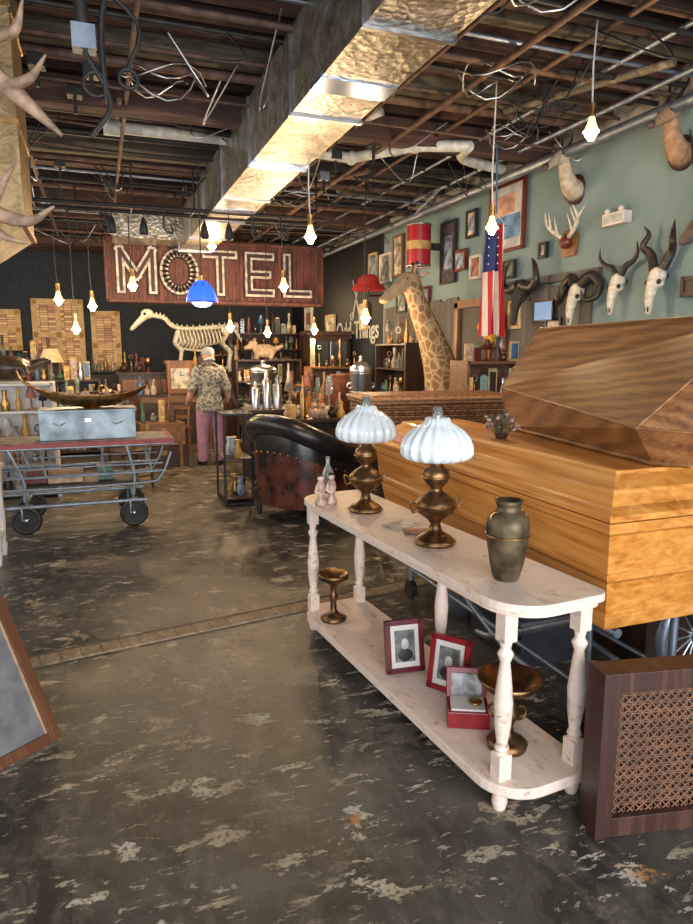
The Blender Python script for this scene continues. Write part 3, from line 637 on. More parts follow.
# ---------------------------------------------------------------- clutter helpers
IM=[brass,brass,brass,white,dkw,dkw,dred,beige,colp[0],colp[3],colp[4],glass,iron,greenm,bluem,ochre,porc,steel,medw,dkbrass]
def item(o,x,y,z,hh,m_,w=.045):
    k=R.random()
    if k<.25: o.lathe([(w*.8,0),(w,hh*.3),(w*.4,hh*.65),(w*.55,hh)],(x,y,z),m_,12)
    elif k<.38: o.lathe([(w*.9,0),(w*.9,hh*.55),(w*.3,hh*.72),(w*.3,hh)],(x,y,z),m_,12)
    elif k<.52: o.lathe([(w*.9,0),(w*.3,hh*.1),(w*.2,hh*.5),(w*1.3,hh*.55),(w*.6,hh)],(x,y,z),m_,12)
    elif k<.66: o.box((x,y,z+hh*.35),(w*2.1,w*1.6,hh*.7),m_,(0,0,R.uniform(-.4,.4))); o.box((x,y,z+hh*.72),(w*1.4,w*1.2,hh*.08),R.choice(IM),(0,0,R.uniform(-.4,.4)))
    elif k<.76: o.box((x,y,z+hh*.55),(w*2,.015,hh*1.1),fr,(0,0,R.uniform(-.3,.3))); o.box((x,y-.012,z+hh*.55),(w*1.5,.012,hh*.85),m_)
    elif k<.86: o.lathe([(w,0),(w*.25,hh*.08),(w*.2,hh*.5)],(x,y,z),brass,10); o.torus((x,y,z+hh*.7),w*.8,w*.18,m_,(pi/2,0,R.uniform(-.5,.5)),14,6)
    else: o.ell((x,y,z+w),w,m_,n=10); o.ell((x,y-.01,z+w*2.2),w*.6,m_,n=8); o.ell((x,y-w*.6,z+w*2.2),w*.3,m_,n=6); o.tube([(x+w*.6,y,z+w),(x+w*1.4,y,z+w*2)],[w*.3,w*.1],m_,6)
def curios(name,x0,x1,y0,y1,z,hmin,hmax,rows=2,w=.05):
    o=M()
    for k in range(rows):
        x=x0; y=y0+(y1-y0)*(k+.5)/rows
        while x<x1: item(o,x,y,z,R.uniform(hmin,hmax),R.choice(IM),w*R.uniform(.7,1.4)); x+=w*R.uniform(2.0,3.0)
    return o.done(name)
def shelf(name,loc,w,d,h,n,mt,items,back=True,top=True,rz=0):
    o=M(); 
    for x in(-w/2,w/2): o.box((x,0,h/2),(.03,d,h),mt)
    if back: o.box((0,d/2,h/2),(w,.015,h),mt)
    for i in range(n+1):
        z=.06+(h-.08)*i/n; o.box((0,0,z),(w,d,.025),mt)
        if i==n and not top: break
        x=-w/2+.07
        while x<w/2-.05:
            item(o,x,R.uniform(-.06,.02),z+.0125,min(R.uniform(.12,.32),(h/n)*.8) if i<n else R.uniform(.15,.45),R.choice(IM),.042*R.uniform(.8,1.3)); x+=R.uniform(.09,.14)
    return o.done(name,loc,rz)
shelf('white_shelf_unit',(-1.0,8.3,0),1.0,.35,1.3,4,white,2,top=False)
o=M(); o.box((0,0,.74),(.5,.4,.04),white); 
for x in(-.21,.21):
    for y in(-.16,.16): o.lathe([(.02,0),(.03,.1),(.02,.12),(.03,.3),(.022,.5),(.03,.72)],(x,y,0),white,12)
o.box((0,0,.66),(.46,.36,.1),white); o.box((0,0,.2),(.46,.36,.02),white); o.done('white_side_table',(-1.02,5.75,0))
o=M(); shell=mat('dark_shell',(.06,.035,.018),.4,0,.5,16)
o.organic(lambda t,d:(t.ell((0,0,.1),(.3,.2,.14),d),orgtube(t,d,[(.25,0,.1),(.38,0,.16),(.45,0,.17)],[.06,.05,.04]),[orgtube(t,d,[(x,y*.7,.1),(x*1.2,y,.03)],[.05,.03]) for x in(-.2,.2) for y in(-.2,.2)]),.02,shell)
for q in(-1,1): o.ell((.46,q*.03,.19),.01,white,n=6)
o.done('turtle_taxidermy',(-.98,8.3,1.36))

# ---------------------------------------------------------------- back furniture
o=M(); x0,x1,y0,y1,h=.3,2.5,12,12.6,1.28
o.bb((x0,y0,.05),(x1,y1,h-.04),dkw); o.bb((x0-.03,y0-.04,h-.04),(x1+.03,y1,h),dkw)
for i in range(5): o.bb((x0+.06+i*.43,y0-.015,.15),(x0+.42+i*.43,y0,h-.12),oakf); o.ell((x0+.38+i*.43,y0-.03,.75),.018,brass,n=8)
o.done('sideboard_cabinet',bev=.004)
curios('shelf_curios',.4,.9,12.02,12.08,1.281,.15,.4,1); curios('shelf_curios',1.6,2.45,12.02,12.08,1.281,.15,.45,1)
o=M(); S=1
sp=smooth([(-.72,0,.84),(-.55,0,.8),(-.42,0,.68),(-.2,0,.64),(.1,0,.66),(.4,0,.68),(.55,0,.62),(.66,0,.45)],6)
o.tube(sp,[.035,.033,.035,.035,.035,.035,.025,.008],bone,8)
for i,p in enumerate(sp[::2]): o.ell(p+V(0,0,.025),(.014,.014,.045),bone,n=6)
for i in range(12):
    x=-.34+i*.058; d_=.34-.012*abs(i-4)*1.2
    for s_ in(-1,1): o.tube([(x,0,.64),(x,s_*.12,.56),(x+.02,s_*.14,.44),(x-.01,s_*.06,.66-d_)],.014,bone,6,4)
o.tube([(-.35,0,.34),(.0,0,.3),(.1,0,.34)],.02,bone,8,4)
o.organic(lambda t,d:(t.ell((-.8,0,.86),(.1,.06,.08),d),orgtube(t,d,[(-.82,0,.84),(-.95,0,.72),(-1.04,0,.63)],[.06,.045,.032])),.012,bone)
for s_ in(-1,1):
    o.ell((-.84,s_*.05,.86),.024,black,n=8); o.tube([(-.34,s_*.08,.6),(-.4,s_*.1,.42)],[.04,.024],bone,8); o.tube([(-.4,s_*.1,.42),(-.3,s_*.1,.3)],.024,bone,8); o.tube([(-.3,s_*.1,.3),(-.32,s_*.1,.15),(-.33,s_*.1,.03)],.017,bone,8); o.ell((-.35,s_*.1,.02),(.035,.025,.022),bone,n=8); o.ell((-.3,s_*.1,.3),.03,bone,n=8)
    o.ell((.42,s_*.07,.62),(.1,.03,.07),bone,n=10); o.tube([(.44,s_*.08,.6),(.34,s_*.1,.42)],[.033,.026],bone,8); o.tube([(.34,s_*.1,.42),(.48,s_*.1,.27)],.024,bone,8); o.tube([(.48,s_*.1,.27),(.44,s_*.1,.03)],.017,bone,8); o.ell((.42,s_*.1,.02),(.035,.025,.022),bone,n=8); o.ell((.34,s_*.1,.42),.03,bone,n=8);o.ell((.48,s_*.1,.27),.028,bone,n=8)
o.box((.05,0,-.012),(1.3,.35,.024),dkw); o.done('pony_skeleton',(1.74,12.33,1.31),sc_=1.12)
o=M(); o.box((0,0,.25),(.42,.25,.5),oakf); o.box((0,0,.52),(.48,.3,.05),oakf); o.box((0,-.13,.25),(.3,.01,.34),colp[2]); o.cyl((0,-.14,.3),(0,-.13,.3),.11,white); o.box((0,-.145,.34),(.008,.006,.08),black); o.box((.03,-.145,.3),(.06,.006,.008),black); o.done('mantel_clock',(1.28,11.7,.935))
o=M(); o.bb((.6,11.4,0),(1.75,11.95,.9),medw); o.bb((.56,11.37,.9),(1.79,11.96,.93),dkw); [o.bb((.65+i*.37,11.385,.1),(.97+i*.37,11.4,.8),dkw) for i in range(3)]; o.done('wooden_cabinet',bev=.004)
curios('shelf_curios',.62,.95,11.42,11.6,.931,.15,.4,1); curios('shelf_curios',1.6,1.75,11.45,11.8,.931,.12,.3,2)
o=M(); enamel=mat('enamel_white',(.5,.5,.48),.3,0,.2,5)
o.bb((-.26,-.25,.1),(.26,.25,.9),enamel); o.bb((-.28,-.27,.9),(.28,.27,.94),iron)
for x in(-.22,.22):
    for y in(-.2,.2): o.lathe([(.015,0),(.03,.1)],(x,y,0),iron,8)
o.bb((-.2,-.265,.25),(.2,-.25,.62),black); o.cyl((-.18,-.29,.66),(.18,-.29,.66),.012,steel)
for i in range(4): o.cyl((-.18+i*.12,-.25,.78),(-.18+i*.12,-.29,.78),.025,steel)
o.done('vintage_stove',(2.24,9.6,0),bev=.01)
def urn(name,loc,r_,h,m_):
    o=M(); o.lathe([(r_*.9,0),(r_,.03),(r_,h*.72),(r_*1.04,h*.74),(r_*.95,h*.8),(r_*.5,h*.88),(r_*.15,h*.9),(r_*.15,h*.95),(r_*.2,h*.98),(.001,h)],(0,0,0),m_,24)
    for s_ in(-1,1): o.torus((s_*r_*1.08,0,h*.5),r_*.25,.012,m_,(pi/2,0,0))
    o.cyl((0,-r_,h*.12),(0,-r_-.07,h*.12),.015,brass); o.cyl((0,-r_-.06,h*.12),(0,-r_-.06,h*.05),.012,brass)
    for z in(.1,h*.4,h*.7): o.torus((0,0,z),r_,.008,m_)
    return o.done(name,loc)
urn('coffee_urn',(2.24,9.6,.945),.2,.56,steel); urn('coffee_urn',(2.92,7.45,.875),.13,.72,steel)
o=M(); o.bb((-.6,-.25,0),(.6,.25,.83),black); o.bb((-.65,-.28,.83),(.65,.28,.87),dkw); [o.bb((-.57+i*.39,-.26,.1),(-.21+i*.39,-.25,.76),dkw) for i in range(3)]; o.done('display_counter',(2.62,7.52,0),0,bev=.004)
curios('shelf_curios',2.05,2.75,7.3,7.7,.872,.15,.5,3,.05)
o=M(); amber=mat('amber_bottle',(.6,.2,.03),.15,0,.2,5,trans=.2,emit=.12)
for i in range(11): 
    x=-.4+i*.08; hh=R.uniform(.16,.26); o.lathe([(.03,0),(.033,.02),(.033,hh*.6),(.012,hh*.75),(.012,hh)],(x,R.uniform(-.05,.05),0),R.choice([amber,amber,glass,brass]),12)
o.done('bottles',(2.85,8.52,.902))
curios('shelf_curios',2.42,3.5,8.64,8.87,.902,.2,.5,2,.05)
o=M(); o.bb((-.6,-.25,0),(.6,.25,.86),dkw); o.bb((-.62,-.28,.86),(.62,.28,.9),medw); o.done('bar_cabinet',(2.98,8.7,0),bev=.004)
o=M(); 
for x,hh,r_ in((0,.5,.06),(.14,.42,.06),(-.15,.36,.055)): o.lathe([(r_,0),(r_,hh*.7),(r_*.4,hh*.8),(r_*.5,hh*.9),(.001,hh)],(x,0,0),R.choice([steel,dsteel]),16); o.torus((x,0,hh*.7),r_,.006,steel)
o.done('chrome_canisters',(2.05,8.6,.902)); o=M(); o.bb((-.28,-.25,0),(.28,.25,.86),black); o.bb((-.3,-.28,.86),(.3,.28,.9),dkw); o.done('low_cabinet',(2.04,8.6,0),bev=.004)
def chair(loc,rz,m_):
    o=M(); o.box((0,0,.45),(.42,.4,.04),m_)
    for x in(-.18,.18):
        o.lathe([(.015,0),(.02,.2),(.015,.43)],(x,-.17,0),m_,10); o.tube([(x,.18,0),(x,.17,.45),(x,.24,.95)],.018,m_,8,3)
    for z in(.6,.75,.9): o.box((0,.19+(z-.45)*.1,z),(.36,.02,.06),m_)
    for z in(.15,.28): o.cyl((-.18,-.17,z),(.18,-.17,z),.01,m_); 
    o.done('wooden_chair',loc,rz)
chair((.5,10.7,0),.4,dkw); chair((1.05,10.8,0),-.6,medw); chair((.3,8.4,0),.5,dkw)
brl=mat('brown_leather',(.16,.055,.025),.35,0,.4,10,bmp=.1)
o=M(); o.box((0,0,.45),(.5,.5,.1),brl)
def bk(u,v): a=(u-.5)*2.2; return V(.27*math.sin(a),.24-.12*(1-math.cos(a))-.0+.1*v,.45+.62*v-(.12*abs(2*u-1)**3 if v>.9 else 0))
o.sheet(bk,14,8,brl); o.sheet(lambda u,v:bk(u,v)+V(0,.04,0),14,8,brl); o.tube([bk(i/14,1)+V(0,.02,0) for i in range(15)],.025,brl,8); o.tube([bk(0,i/8)+V(0,.02,0) for i in range(9)],.022,brl,8); o.tube([bk(1,i/8)+V(0,.02,0) for i in range(9)],.022,brl,8)
for x in(-.2,.2):
    for y in(-.2,.2): o.lathe([(.018,0),(.025,.2),(.02,.4)],(x,y,0),dkw,10)
o.box((0,0,-.25),(.52,.52,.5),dkw); o.done('leather_side_chair',(2.88,8.12,.43),2.95,bev=.01,sc_=.86)
o=M(); o.organic(lambda t,d:(t.ell((0,0,.12),(.2,.12,.12),d),t.ell((-.2,0,.22),(.09,.07,.08),d),orgtube(t,d,[(-.24,0,.2),(-.33,0,.17)],[.05,.03]),[orgtube(t,d,[(x,y,.1),(x-.03,y,.0)],[.05,.03]) for x in(-.12,.12) for y in(-.06,.06)],[t.ell((-.17,y,.31),(.02,.02,.035),d) for y in(-.05,.05)],orgtube(t,d,[(.18,0,.15),(.3,0,.2)],[.05,.03])),.015,beige)
for q in(-1,1): o.ell((-.27,q*.04,.24),.01,black,n=6)
o.ell((-.365,0,.18),.015,black,n=6)
o.done('taxidermy_badger',(2.65,11.2,1.52))
shelf('bookshelf',(2.7,11.3,0),1.1,.4,1.5,4,dkw,2,top=False); shelf('bookshelf',(3.2,13.6,0),1.5,.4,2.0,6,dkw,2); shelf('bookshelf',(-.55,11.5,0),1.1,.4,1.2,4,dkw,2)
shelf('curio_shelf',(3.5,10.0,0),.9,.4,1.4,4,medw,2); shelf('bookshelf',(-1.3,13.2,0),1.3,.4,1.5,4,medw,2); shelf('bookshelf',(.3,14.5,0),1.2,.4,1.25,3,dkw,2)
shelf('curio_shelf',(3.95,8.6,0),1.0,.3,1.75,5,dkw,2,rz=-pi/2)
o=M(); 
o.bb((-.35,-.2,0),(.35,.2,1.9),dkw); o.bb((-.4,-.24,1.9),(.4,.22,1.97),dkw); [o.bb((sx-.15,-.215,.2),(sx+.15,-.2,1.8),mat('mirror_glass',(.2,.22,.24),.1,.9,.1,2)) for sx in(-.17,.17)]; o.done('armoire',(3.73,11.2,0),0,bev=.005)
o=M(); o.bb((-.55,-.3,.7),(.55,.3,.74),medw); [o.lathe([(.02,0),(.035,.3),(.02,.5),(.03,.7)],(x,y,0),medw,10) for x in(-.5,.5) for y in(-.25,.25)]; o.bb((-.5,-.25,.62),(.5,.25,.7),medw); o.done('wooden_table',(-.2,9.9,0))
curios('shelf_curios',-.68,.3,9.7,10.1,.741,.2,.55,3,.055)
o=M()
for z,w_,m_ in((0,.7,dkw),(.32,.62,medw)):
    o.bb((-w_/2,-.22,z),(w_/2,.22,z+.31),m_)
    for x in(-w_*.35,w_*.35): o.bb((x-.02,-.228,z),(x+.02,.228,z+.314),brass)
    o.bb((-.04,-.24,z+.18),(.04,-.22,z+.25),brass)
o.done('stacked_trunks',(.78,9.9,0),.1); curios('shelf_curios',.55,1.0,9.8,10.0,.635,.15,.4,1,.05)
def flamp(loc,h,m_,sh):
    o=M(); o.lathe([(.14,0),(.13,.02),(.03,.05),(.015,.1),(.015,h*.5),(.03,h*.52),(.015,h*.54),(.012,h)],(0,0,0),m_,16); o.lathe([(.2,h-.05),(.11,h+.18)],(0,0,0),sh,20); o.done('floor_lamp',loc)
shm=mat('lamp_shade',(.7,.45,.22),.8,emit=.6)
flamp((-.75,12.5,0),1.5,brass,shm)
o=M(); o.tube([(0,0,0),(0,0,.9)],.03,dkw); o.lathe([(.2,0),(.05,.04)],(0,0,0),dkw,12)
o.organic(lambda t,d:(t.ell((0,0,1.05),(.12,.09,.17),d),t.ell((-.04,0,1.27),(.055,.05,.055),d),orgtube(t,d,[(.05,0,1.0),(.15,0,.8),(.2,0,.65)],[.06,.05,.02])),.014,mat('dark_feathers',(.03,.028,.03),.6,0,.6,40)); o.tube([(-.09,0,1.27),(-.14,0,1.25)],[.018,.003],horn,8); 
for q in(-1,1): o.ell((-.07,q*.04,1.29),.01,ochre,n=6)
o.done('raven_taxidermy',(1.95,11.1,0))
o=M(); 
for i in range(6): o.bb((-.25,-.02,.15+i*.28),(.25,.02,.18+i*.28),oakf)
for q in(-.25,.25): o.bb((q-.02,-.03,0),(q+.02,.03,1.75),oakf)
o.done('wooden_ladder',(2.1,12.85,0),rot=(-.1,0,0))

# ---------------------------------------------------------------- man
skin=mat('skin',(.45,.25,.18),.6,0,.08,20)
shirt,nt,b=newmat('patterned_shirt'); vo=nt.nodes.new('ShaderNodeTexVoronoi'); vo.inputs['Scale'].default_value=24; nt.links.new(coords(nt).outputs[0],vo.inputs['Vector']); r=ramp(nt,[(.15,(.03,.03,.032)),(.4,(.13,.128,.115)),(.65,(.27,.26,.22))]); nt.links.new(vo.outputs['Distance'],r.inputs[0]); nt.links.new(r.outputs[0],b.inputs['Base Color']); b.inputs['Roughness'].default_value=.85
pants=mat('mauve_trousers',(.32,.17,.24),.85,0,.2,14,bmp=.2); capm=mat('grey_cap',(.25,.26,.28),.8,0,.15,20)
def person(name,loc,rz,s_,sh,pa):
    o=M()
    def body(t,d):
        for q in(-1,1):
            orgtube(t,d,[(q*.095,0,.9),(q*.115,.02,.5),(q*.125,-.01,.1)],[.118,.092,.08])
            orgtube(t,d,[(q*.125,-.03,.05),(q*.135,.1,.045),(q*.14,.19,.035)],[.05,.048,.036])
            orgtube(t,d,[(q*.17,0,1.42),(q*.265,-.03,1.16)],[.085,.072]); 
            orgtube(t,d,[(q*.265,-.03,1.16),(q*.3,.06,1.0),(q*.28,.18,.93)],[.05,.04,.029])
            t.ell((q*.275,.22,.92),(.038,.05,.025),d)
            for i in range(4): x=q*.275+(i-1.5)*.018; L=[.06,.075,.07,.055][i]; orgtube(t,d,[(x,.25,.92),(x,.25+L*.6,.915),(x,.25+L*.85,.89)],[.0095,.009,.008],2,8)
            orgtube(t,d,[(q*.25,.2,.92),(q*.225,.24,.91),(q*.22,.265,.905)],[.012,.01,.009],2,8)
            t.ell((q*.08,0,1.625),(.012,.02,.03),d)
        t.ell((0,0,.95),(.185,.135,.14),d); t.ell((0,.01,1.12),(.185,.13,.2),d); t.ell((0,0,1.3),(.2,.125,.2),d); t.ell((0,-.01,1.42),(.18,.09,.07),d)
        orgtube(t,d,[(0,0,1.45),(0,.015,1.56)],[.062,.055]); t.ell((0,.01,1.64),(.078,.095,.11),d); t.ell((0,.03,1.58),(.06,.07,.06),d); t.ell((0,.108,1.62),(.014,.02,.026),d)
        t.lathe([(.2,.82),(.21,.84),(.195,1.0),(.15,1.1)],(0,.0,0),d,24,sy=.75)
    def mf(c):
        if c.z>1.5: return skin
        if abs(c.x)>.2 and c.z<1.17 and c.z>.85: return skin if (abs(c.x)>.222 and (c.z<1.12 or c.y>.02)) else sh
        if c.z<.07: return black
        if c.z<.83: return pa
        return sh
    o.organic(body,.011,mf,4)
    o.lathe([(.09,1.66),(.092,1.7),(.08,1.74),(.045,1.765),(.001,1.772)],(0,.008,0),capm,20,sy=1.15); o.box((0,.13,1.675),(.13,.11,.012),capm,(-.15,0,0))
    for q in(-1,1): o.ell((q*.03,.098,1.645),.01,white,n=8); o.ell((q*.03,.106,1.645),.005,black,n=6)
    o.box((0,.1,1.585),(.045,.01,.008),mat('lips',(.35,.14,.12),.5)); o.tube([(-.16,0,1.46),(-.07,-.03,1.53),(.0,-.05,1.53),(.07,-.03,1.53),(.16,0,1.46)],.02,sh,8,3)
    o.tube([(-.07,-.05,1.58),(0,-.088,1.6),(.07,-.05,1.58)],.02,mat('grey_hair',(.35,.34,.32),.8),8,4)
    o.done(name,loc,rz,sc_=s_)
person('man_standing',(1.47,9.7,0),.12,.96,shirt,pants)

# ---------------------------------------------------------------- giraffe
gir,nt,b=newmat('giraffe_hide'); vo=nt.nodes.new('ShaderNodeTexVoronoi'); vo.feature='DISTANCE_TO_EDGE'; vo.inputs['Scale'].default_value=12; nt.links.new(coords(nt,(1,1,.8)).outputs[0],vo.inputs['Vector']); r=ramp(nt,[(.05,(.42,.31,.18)),(.12,(.22,.125,.055))]); nt.links.new(vo.outputs['Distance'],r.inputs[0]); nt.links.new(r.outputs[0],b.inputs['Base Color']); b.inputs['Roughness'].default_value=.8
gh=mat('giraffe_face',(.36,.25,.15),.8,0,.2,14)
o=M()
def g(t,d):
    orgtube(t,d,[(.1,0,0),(.02,0,.3),(-.12,0,.65),(-.28,0,.98),(-.36,0,1.2)],[.25,.2,.15,.115,.1])
    orgtube(t,d,[(-.36,0,1.25),(-.48,-.01,1.2),(-.62,-.02,1.1),(-.7,-.02,1.04)],[.105,.085,.06,.055]); t.ell((-.72,-.02,1.03),(.05,.055,.045),d); t.ell((-.42,0,1.3),(.07,.06,.05),d)
o.organic(g,.018,lambda c: gh if (c.x<-.42 and c.z>1) or c.z>1.24 else gir)
for q in(-1,1):
    o.tube([(-.36,q*.04,1.31),(-.33,q*.055,1.43)],[.022,.016],gh,10); o.ell((-.33,q*.055,1.44),.024,horn,n=10)
    o.tube([(-.3,q*.08,1.28),(-.26,q*.16,1.32),(-.25,q*.22,1.33)],[.02,.035,.005],gh,10,3,sq=.4); o.ell((-.45,q*.075,1.25),(.022,.014,.02),black,n=10); o.ell((-.745,q*.025-.02,1.05),.009,black,n=8)
o.tube([(-.27,0,1.25),(-.18,0,1.0),(-.02,0,.68),(.12,0,.35),(.28,0,.1)],.02,mat('mane',(.2,.08,.04),.9),8,4)
o.lathe([(.27,-.02),(.27,.02)],(.1,0,0),dkw,24); o.bb((-.17,-.25,-1.17),(.37,.25,-.02),dkw); o.done('giraffe_taxidermy',(3.72,7.0,1.17),.0,sc_=1)

# ---------------------------------------------------------------- wall mounts (local: +x out of wall) 
def wm(o,name,y,z,rz=0,s_=1): return o.done(name,(XR-.015,y,z),pi+rz,sc_=s_)
tanf=mat('tan_fur',(.34,.2,.11),.85,0,.25,16); palef=mat('pale_fur',(.46,.38,.28),.85,0,.3,12); muz=mat('muzzle_dark',(.06,.04,.03),.7)
def headmount(name,y,z,fur,hornpts,hr,rz=0,s_=1):
    o=M()
    o.lathe([(.15,0),(.15,.03),(.12,.04)],(0,0,-.14),dkw,20,rot=(0,pi/2,0),sx=1.2)
    def bld(t,d):
        orgtube(t,d,[(.03,0,-.15),(.13,0,-.12),(.24,0,0),(.3,0,.14)],[.13,.115,.085,.07])
        orgtube(t,d,[(.3,0,.2),(.42,0,.15),(.56,0,.07),(.66,0,.02)],[.088,.074,.05,.04]); t.ell((.68,0,.01),(.035,.042,.035),d); t.ell((.36,0,.21),(.07,.075,.05),d); t.ell((.29,0,.22),(.07,.07,.07),d)
    def fm(c): return muz if c.x>.66 else fur
    o.organic(bld,.012,fm)
    for q in(-1,1):
        o.tube([(.28,q*.07,.25),(.24,q*.15,.29),(.2,q*.25,.33)],[.018,.042,.004],fur,10,4,sq=.35); o.ell((.42,q*.07,.195),.017,black,n=10); o.ell((.69,q*.02,.03),.01,black,n=6)
        o.tube([(p[0],q*p[1],p[2]) for p in hornpts],hr,horn,10,5)
    wm(o,name,y,z,rz,s_)
headmount('antelope_head_mount',5.3,3.2,palef,[(.32,.035,.26),(.26,.06,.36),(.26,.07,.47)],[.02,.014,.003],.35,.74)
headmount('gazelle_head_mount',4.1,3.2,tanf,[(.32,.04,.26),(.24,.07,.4),(.18,.1,.54),(.22,.11,.66)],[.025,.019,.012,.003],.3,.7)
def skull(name,y,z,hp,hr,s_=1,rz=0,hm=horn,sm=bone):
    o=M()
    o.organic(lambda t,d:(t.ell((.1,0,0),(.08,.075,.085),d),orgtube(t,d,[(.12,0,-.02),(.17,0,-.16),(.18,0,-.33)],[.07,.05,.028]),t.ell((.12,.06,-.07),(.04,.03,.04),d),t.ell((.12,-.06,-.07),(.04,.03,.04),d)),.012,sm)
    for q in(-1,1):
        o.ell((.15,q*.07,-.06),(.025,.018,.025),black,n=10); o.ell((.2,q*.014,-.3),(.012,.01,.03),black,n=8)
        o.tube([(p[0],q*p[1],p[2]) for p in hp],hr,hm,10,6)
    o.cyl((0,0,0),(.05,0,0),.03,dkw)
    wm(o,name,y,z,rz,s_)
whb=mat('white_bone',(.56,.51,.42),.5,0,.25,20)
skull('wildebeest_skull_mount',5.95,2.24,[(.12,.03,.07),(.12,.2,.03),(.14,.3,.1),(.14,.27,.25),(.13,.2,.32)],[.06,.05,.04,.025,.006],.95,sm=mat('dark_hide',(.03,.024,.02),.7))
skull('ram_skull_mount',5.1,2.18,[(.1,.04,.06),(.06,.15,.14),(.05,.27,.06),(.1,.28,-.08),(.18,.2,-.1),(.22,.2,.0)],[.055,.055,.045,.035,.02,.006],.88,sm=whb)
skull('antelope_skull_mount',4.6,2.22,[(.1,.04,.06),(.1,.1,.14),(.1,.2,.18),(.12,.27,.26),(.13,.26,.36)],[.035,.032,.025,.018,.004],.8,sm=whb)
skull('kudu_skull_mount',4.17,2.22,[(.1,.05,.06),(.08,.12,.2),(.13,.17,.28),(.1,.14,.38),(.13,.18,.46)],[.045,.04,.032,.022,.004],.85,sm=whb)
o=M(); o.prism([(-.1,-.14),(.1,-.14),(.13,.05),(.07,.12),(-.07,.12),(-.13,.05)],0,.025,oakf)
for i in range(len(o.v)): v=o.v[i]; o.v[i]=V(v.z,v.x,v.y)
o.ell((.06,0,0),(.06,.07,.07),dred)
for q in(-1,1):
    o.tube([(.06,q*.04,.04),(.08,q*.14,.1),(.12,q*.24,.2),(.17,q*.22,.32)],[.022,.022,.018,.005],whb,10,5)
    for a,b_ in(((.08,.12,.09),(.14,.1,.26)),((.1,.2,.15),(.16,.17,.3)),((.12,.24,.2),(.1,.32,.3))): o.tube([(a[0],q*a[1],a[2]),(b_[0],q*b_[1],b_[2])],[.015,.004],whb,8)
wm(o,'deer_antler_plaque',5.34,2.64,0,.9)
o=M(); o.organic(lambda t,d:(t.ell((.12,0,0),(.1,.08,.1),d),orgtube(t,d,[(.15,0,0),(.3,0,-.12),(.36,0,-.16)],[.08,.055,.04])),.014,mat('dark_fur',(.1,.07,.05),.8))
for q in(-1,1): o.tube([(.12,q*.05,.05),(.1,q*.18,.35),(.05,q*.32,.72)],[.025,.018,.004],horn,10,4); o.ell((.2,q*.07,.03),.012,black,n=6)
wm(o,'oryx_head_mount',3.7,2.55,.0,.95)
o=M(); o.box((0,0,0),(.08,.26,.1),white); o.box((-.045,0,.0),(.01,.2,.06),mat('sign_grey',(.4,.42,.4),.5)); 
for q in(-1,1): o.ell((-.03,q*.08,.07),.025,white,n=10)
o.done('emergency_light',(XR-.045,4.72,2.74))
def wframe(y,z,w,h,mf,mp,n_='framed_picture',t=.03):
    o=M(); o.box((0,0,0),(.02,w,h),mp)
    o.box((-.011,0,0),(.004,w*.55,h*.55),R.choice(colp))
    for s_ in(-1,1): o.box((-.008,s_*(w/2),0),(.035,t,h+t),mf); o.box((-.008,0,s_*(h/2)),(.035,w,t),mf)
    o.done(n_,(XR-.03,y,z),bev=.002)
o=M(); o.box((0,0,0),(.02,.6,.66),mat('poster_pale',(.5,.5,.5),.4,0,.3,4)); o.box((-.012,0,-.1),(.004,.5,.24),mat('poster_blue',(.12,.25,.45),.4,0,.5,6)); o.box((-.012,.05,.14),(.004,.4,.2),mat('poster_warm',(.55,.3,.22),.4,0,.4,8))
for s_ in(-1,1): o.box((-.008,s_*.31,0),(.04,.03,.7),dred); o.box((-.008,0,s_*.335),(.04,.64,.03),dred)
o.done('framed_poster',(XR-.03,6.38,3.04))
dpr=mat('dark_print',(.05,.04,.05),.5,0,.8,20)
for a in((7.65,2.85,.35,.72,black,dpr),(7.1,3.1,.2,.28,black,colp[2]),(7.35,2.72,.26,.22,dred,greyp),(6.98,2.6,.22,.24,white,colp[3]),(9.15,3.0,.3,.55,oakf,colp[2]),(9.6,2.88,.4,.4,white,colp[0]),(10.5,2.2,.3,.4,fr,colp[2]),(8.3,2.35,.3,.25,dred,colp[1]),(5.72,2.62,.1,.12,black,colp[2]),(12.2,2.0,.5,.6,fr,colp[2]),(9.0,2.35,.3,.3,black,greyp),(13.6,2.3,.5,.45,white,white),(10.1,2.95,.3,.4,fr,colp[1]),(6.3,2.5,.2,.16,black,colp[4]),(8.7,2.6,.25,.2,black,colp[2]),(13.0,2.9,.5,.4,black,colp[0]),(6.15,2.02,.2,.26,fr,colp[3]),(5.5,1.85,.22,.2,black,colp[2]),(6.4,1.75,.2,.2,dred,greyp)): wframe(*a)
wframe(3.75,2.12,.45,.12,dkw,dkw,'wooden_wall_plaque')
o=M(); o.cyl((0,0,-.25),(0,0,.25),.15,mat('drum_red',(.33,.012,.02),.35,0,.1,3),n=32)
for z in(-.25,.25): o.torus((0,0,z),.15,.014,steel,n=32)
o.cyl((0,0,-.05),(0,0,.05),.153,mat('drum_gold',(.5,.3,.1),.4),n=32); o.bb((.12,-.04,-.04),(.31,.04,.04),iron); o.done('red_drum',(3.88,7.9,2.95))
RZ=Matrix.Rotation(-pi/2,4,'Z')
o=M(); chalk=mat('chalk_white',(.5,.5,.48),.7)
T0=Matrix.Translation((0,0,0))@RZ@RX
o.text('Odd-Things',.42,T0,chalk,.004,.004)
for s_ in(-1,1): o.box((0,s_*.0,.55),(.008,.05,.7),chalk,(s_*.5,0,0)); o.torus((0,s_*.2,.25),.06,.012,chalk,(0,pi/2,0),16,6)
o.done('wall_lettering',(XR-.012,10.9,1.98))
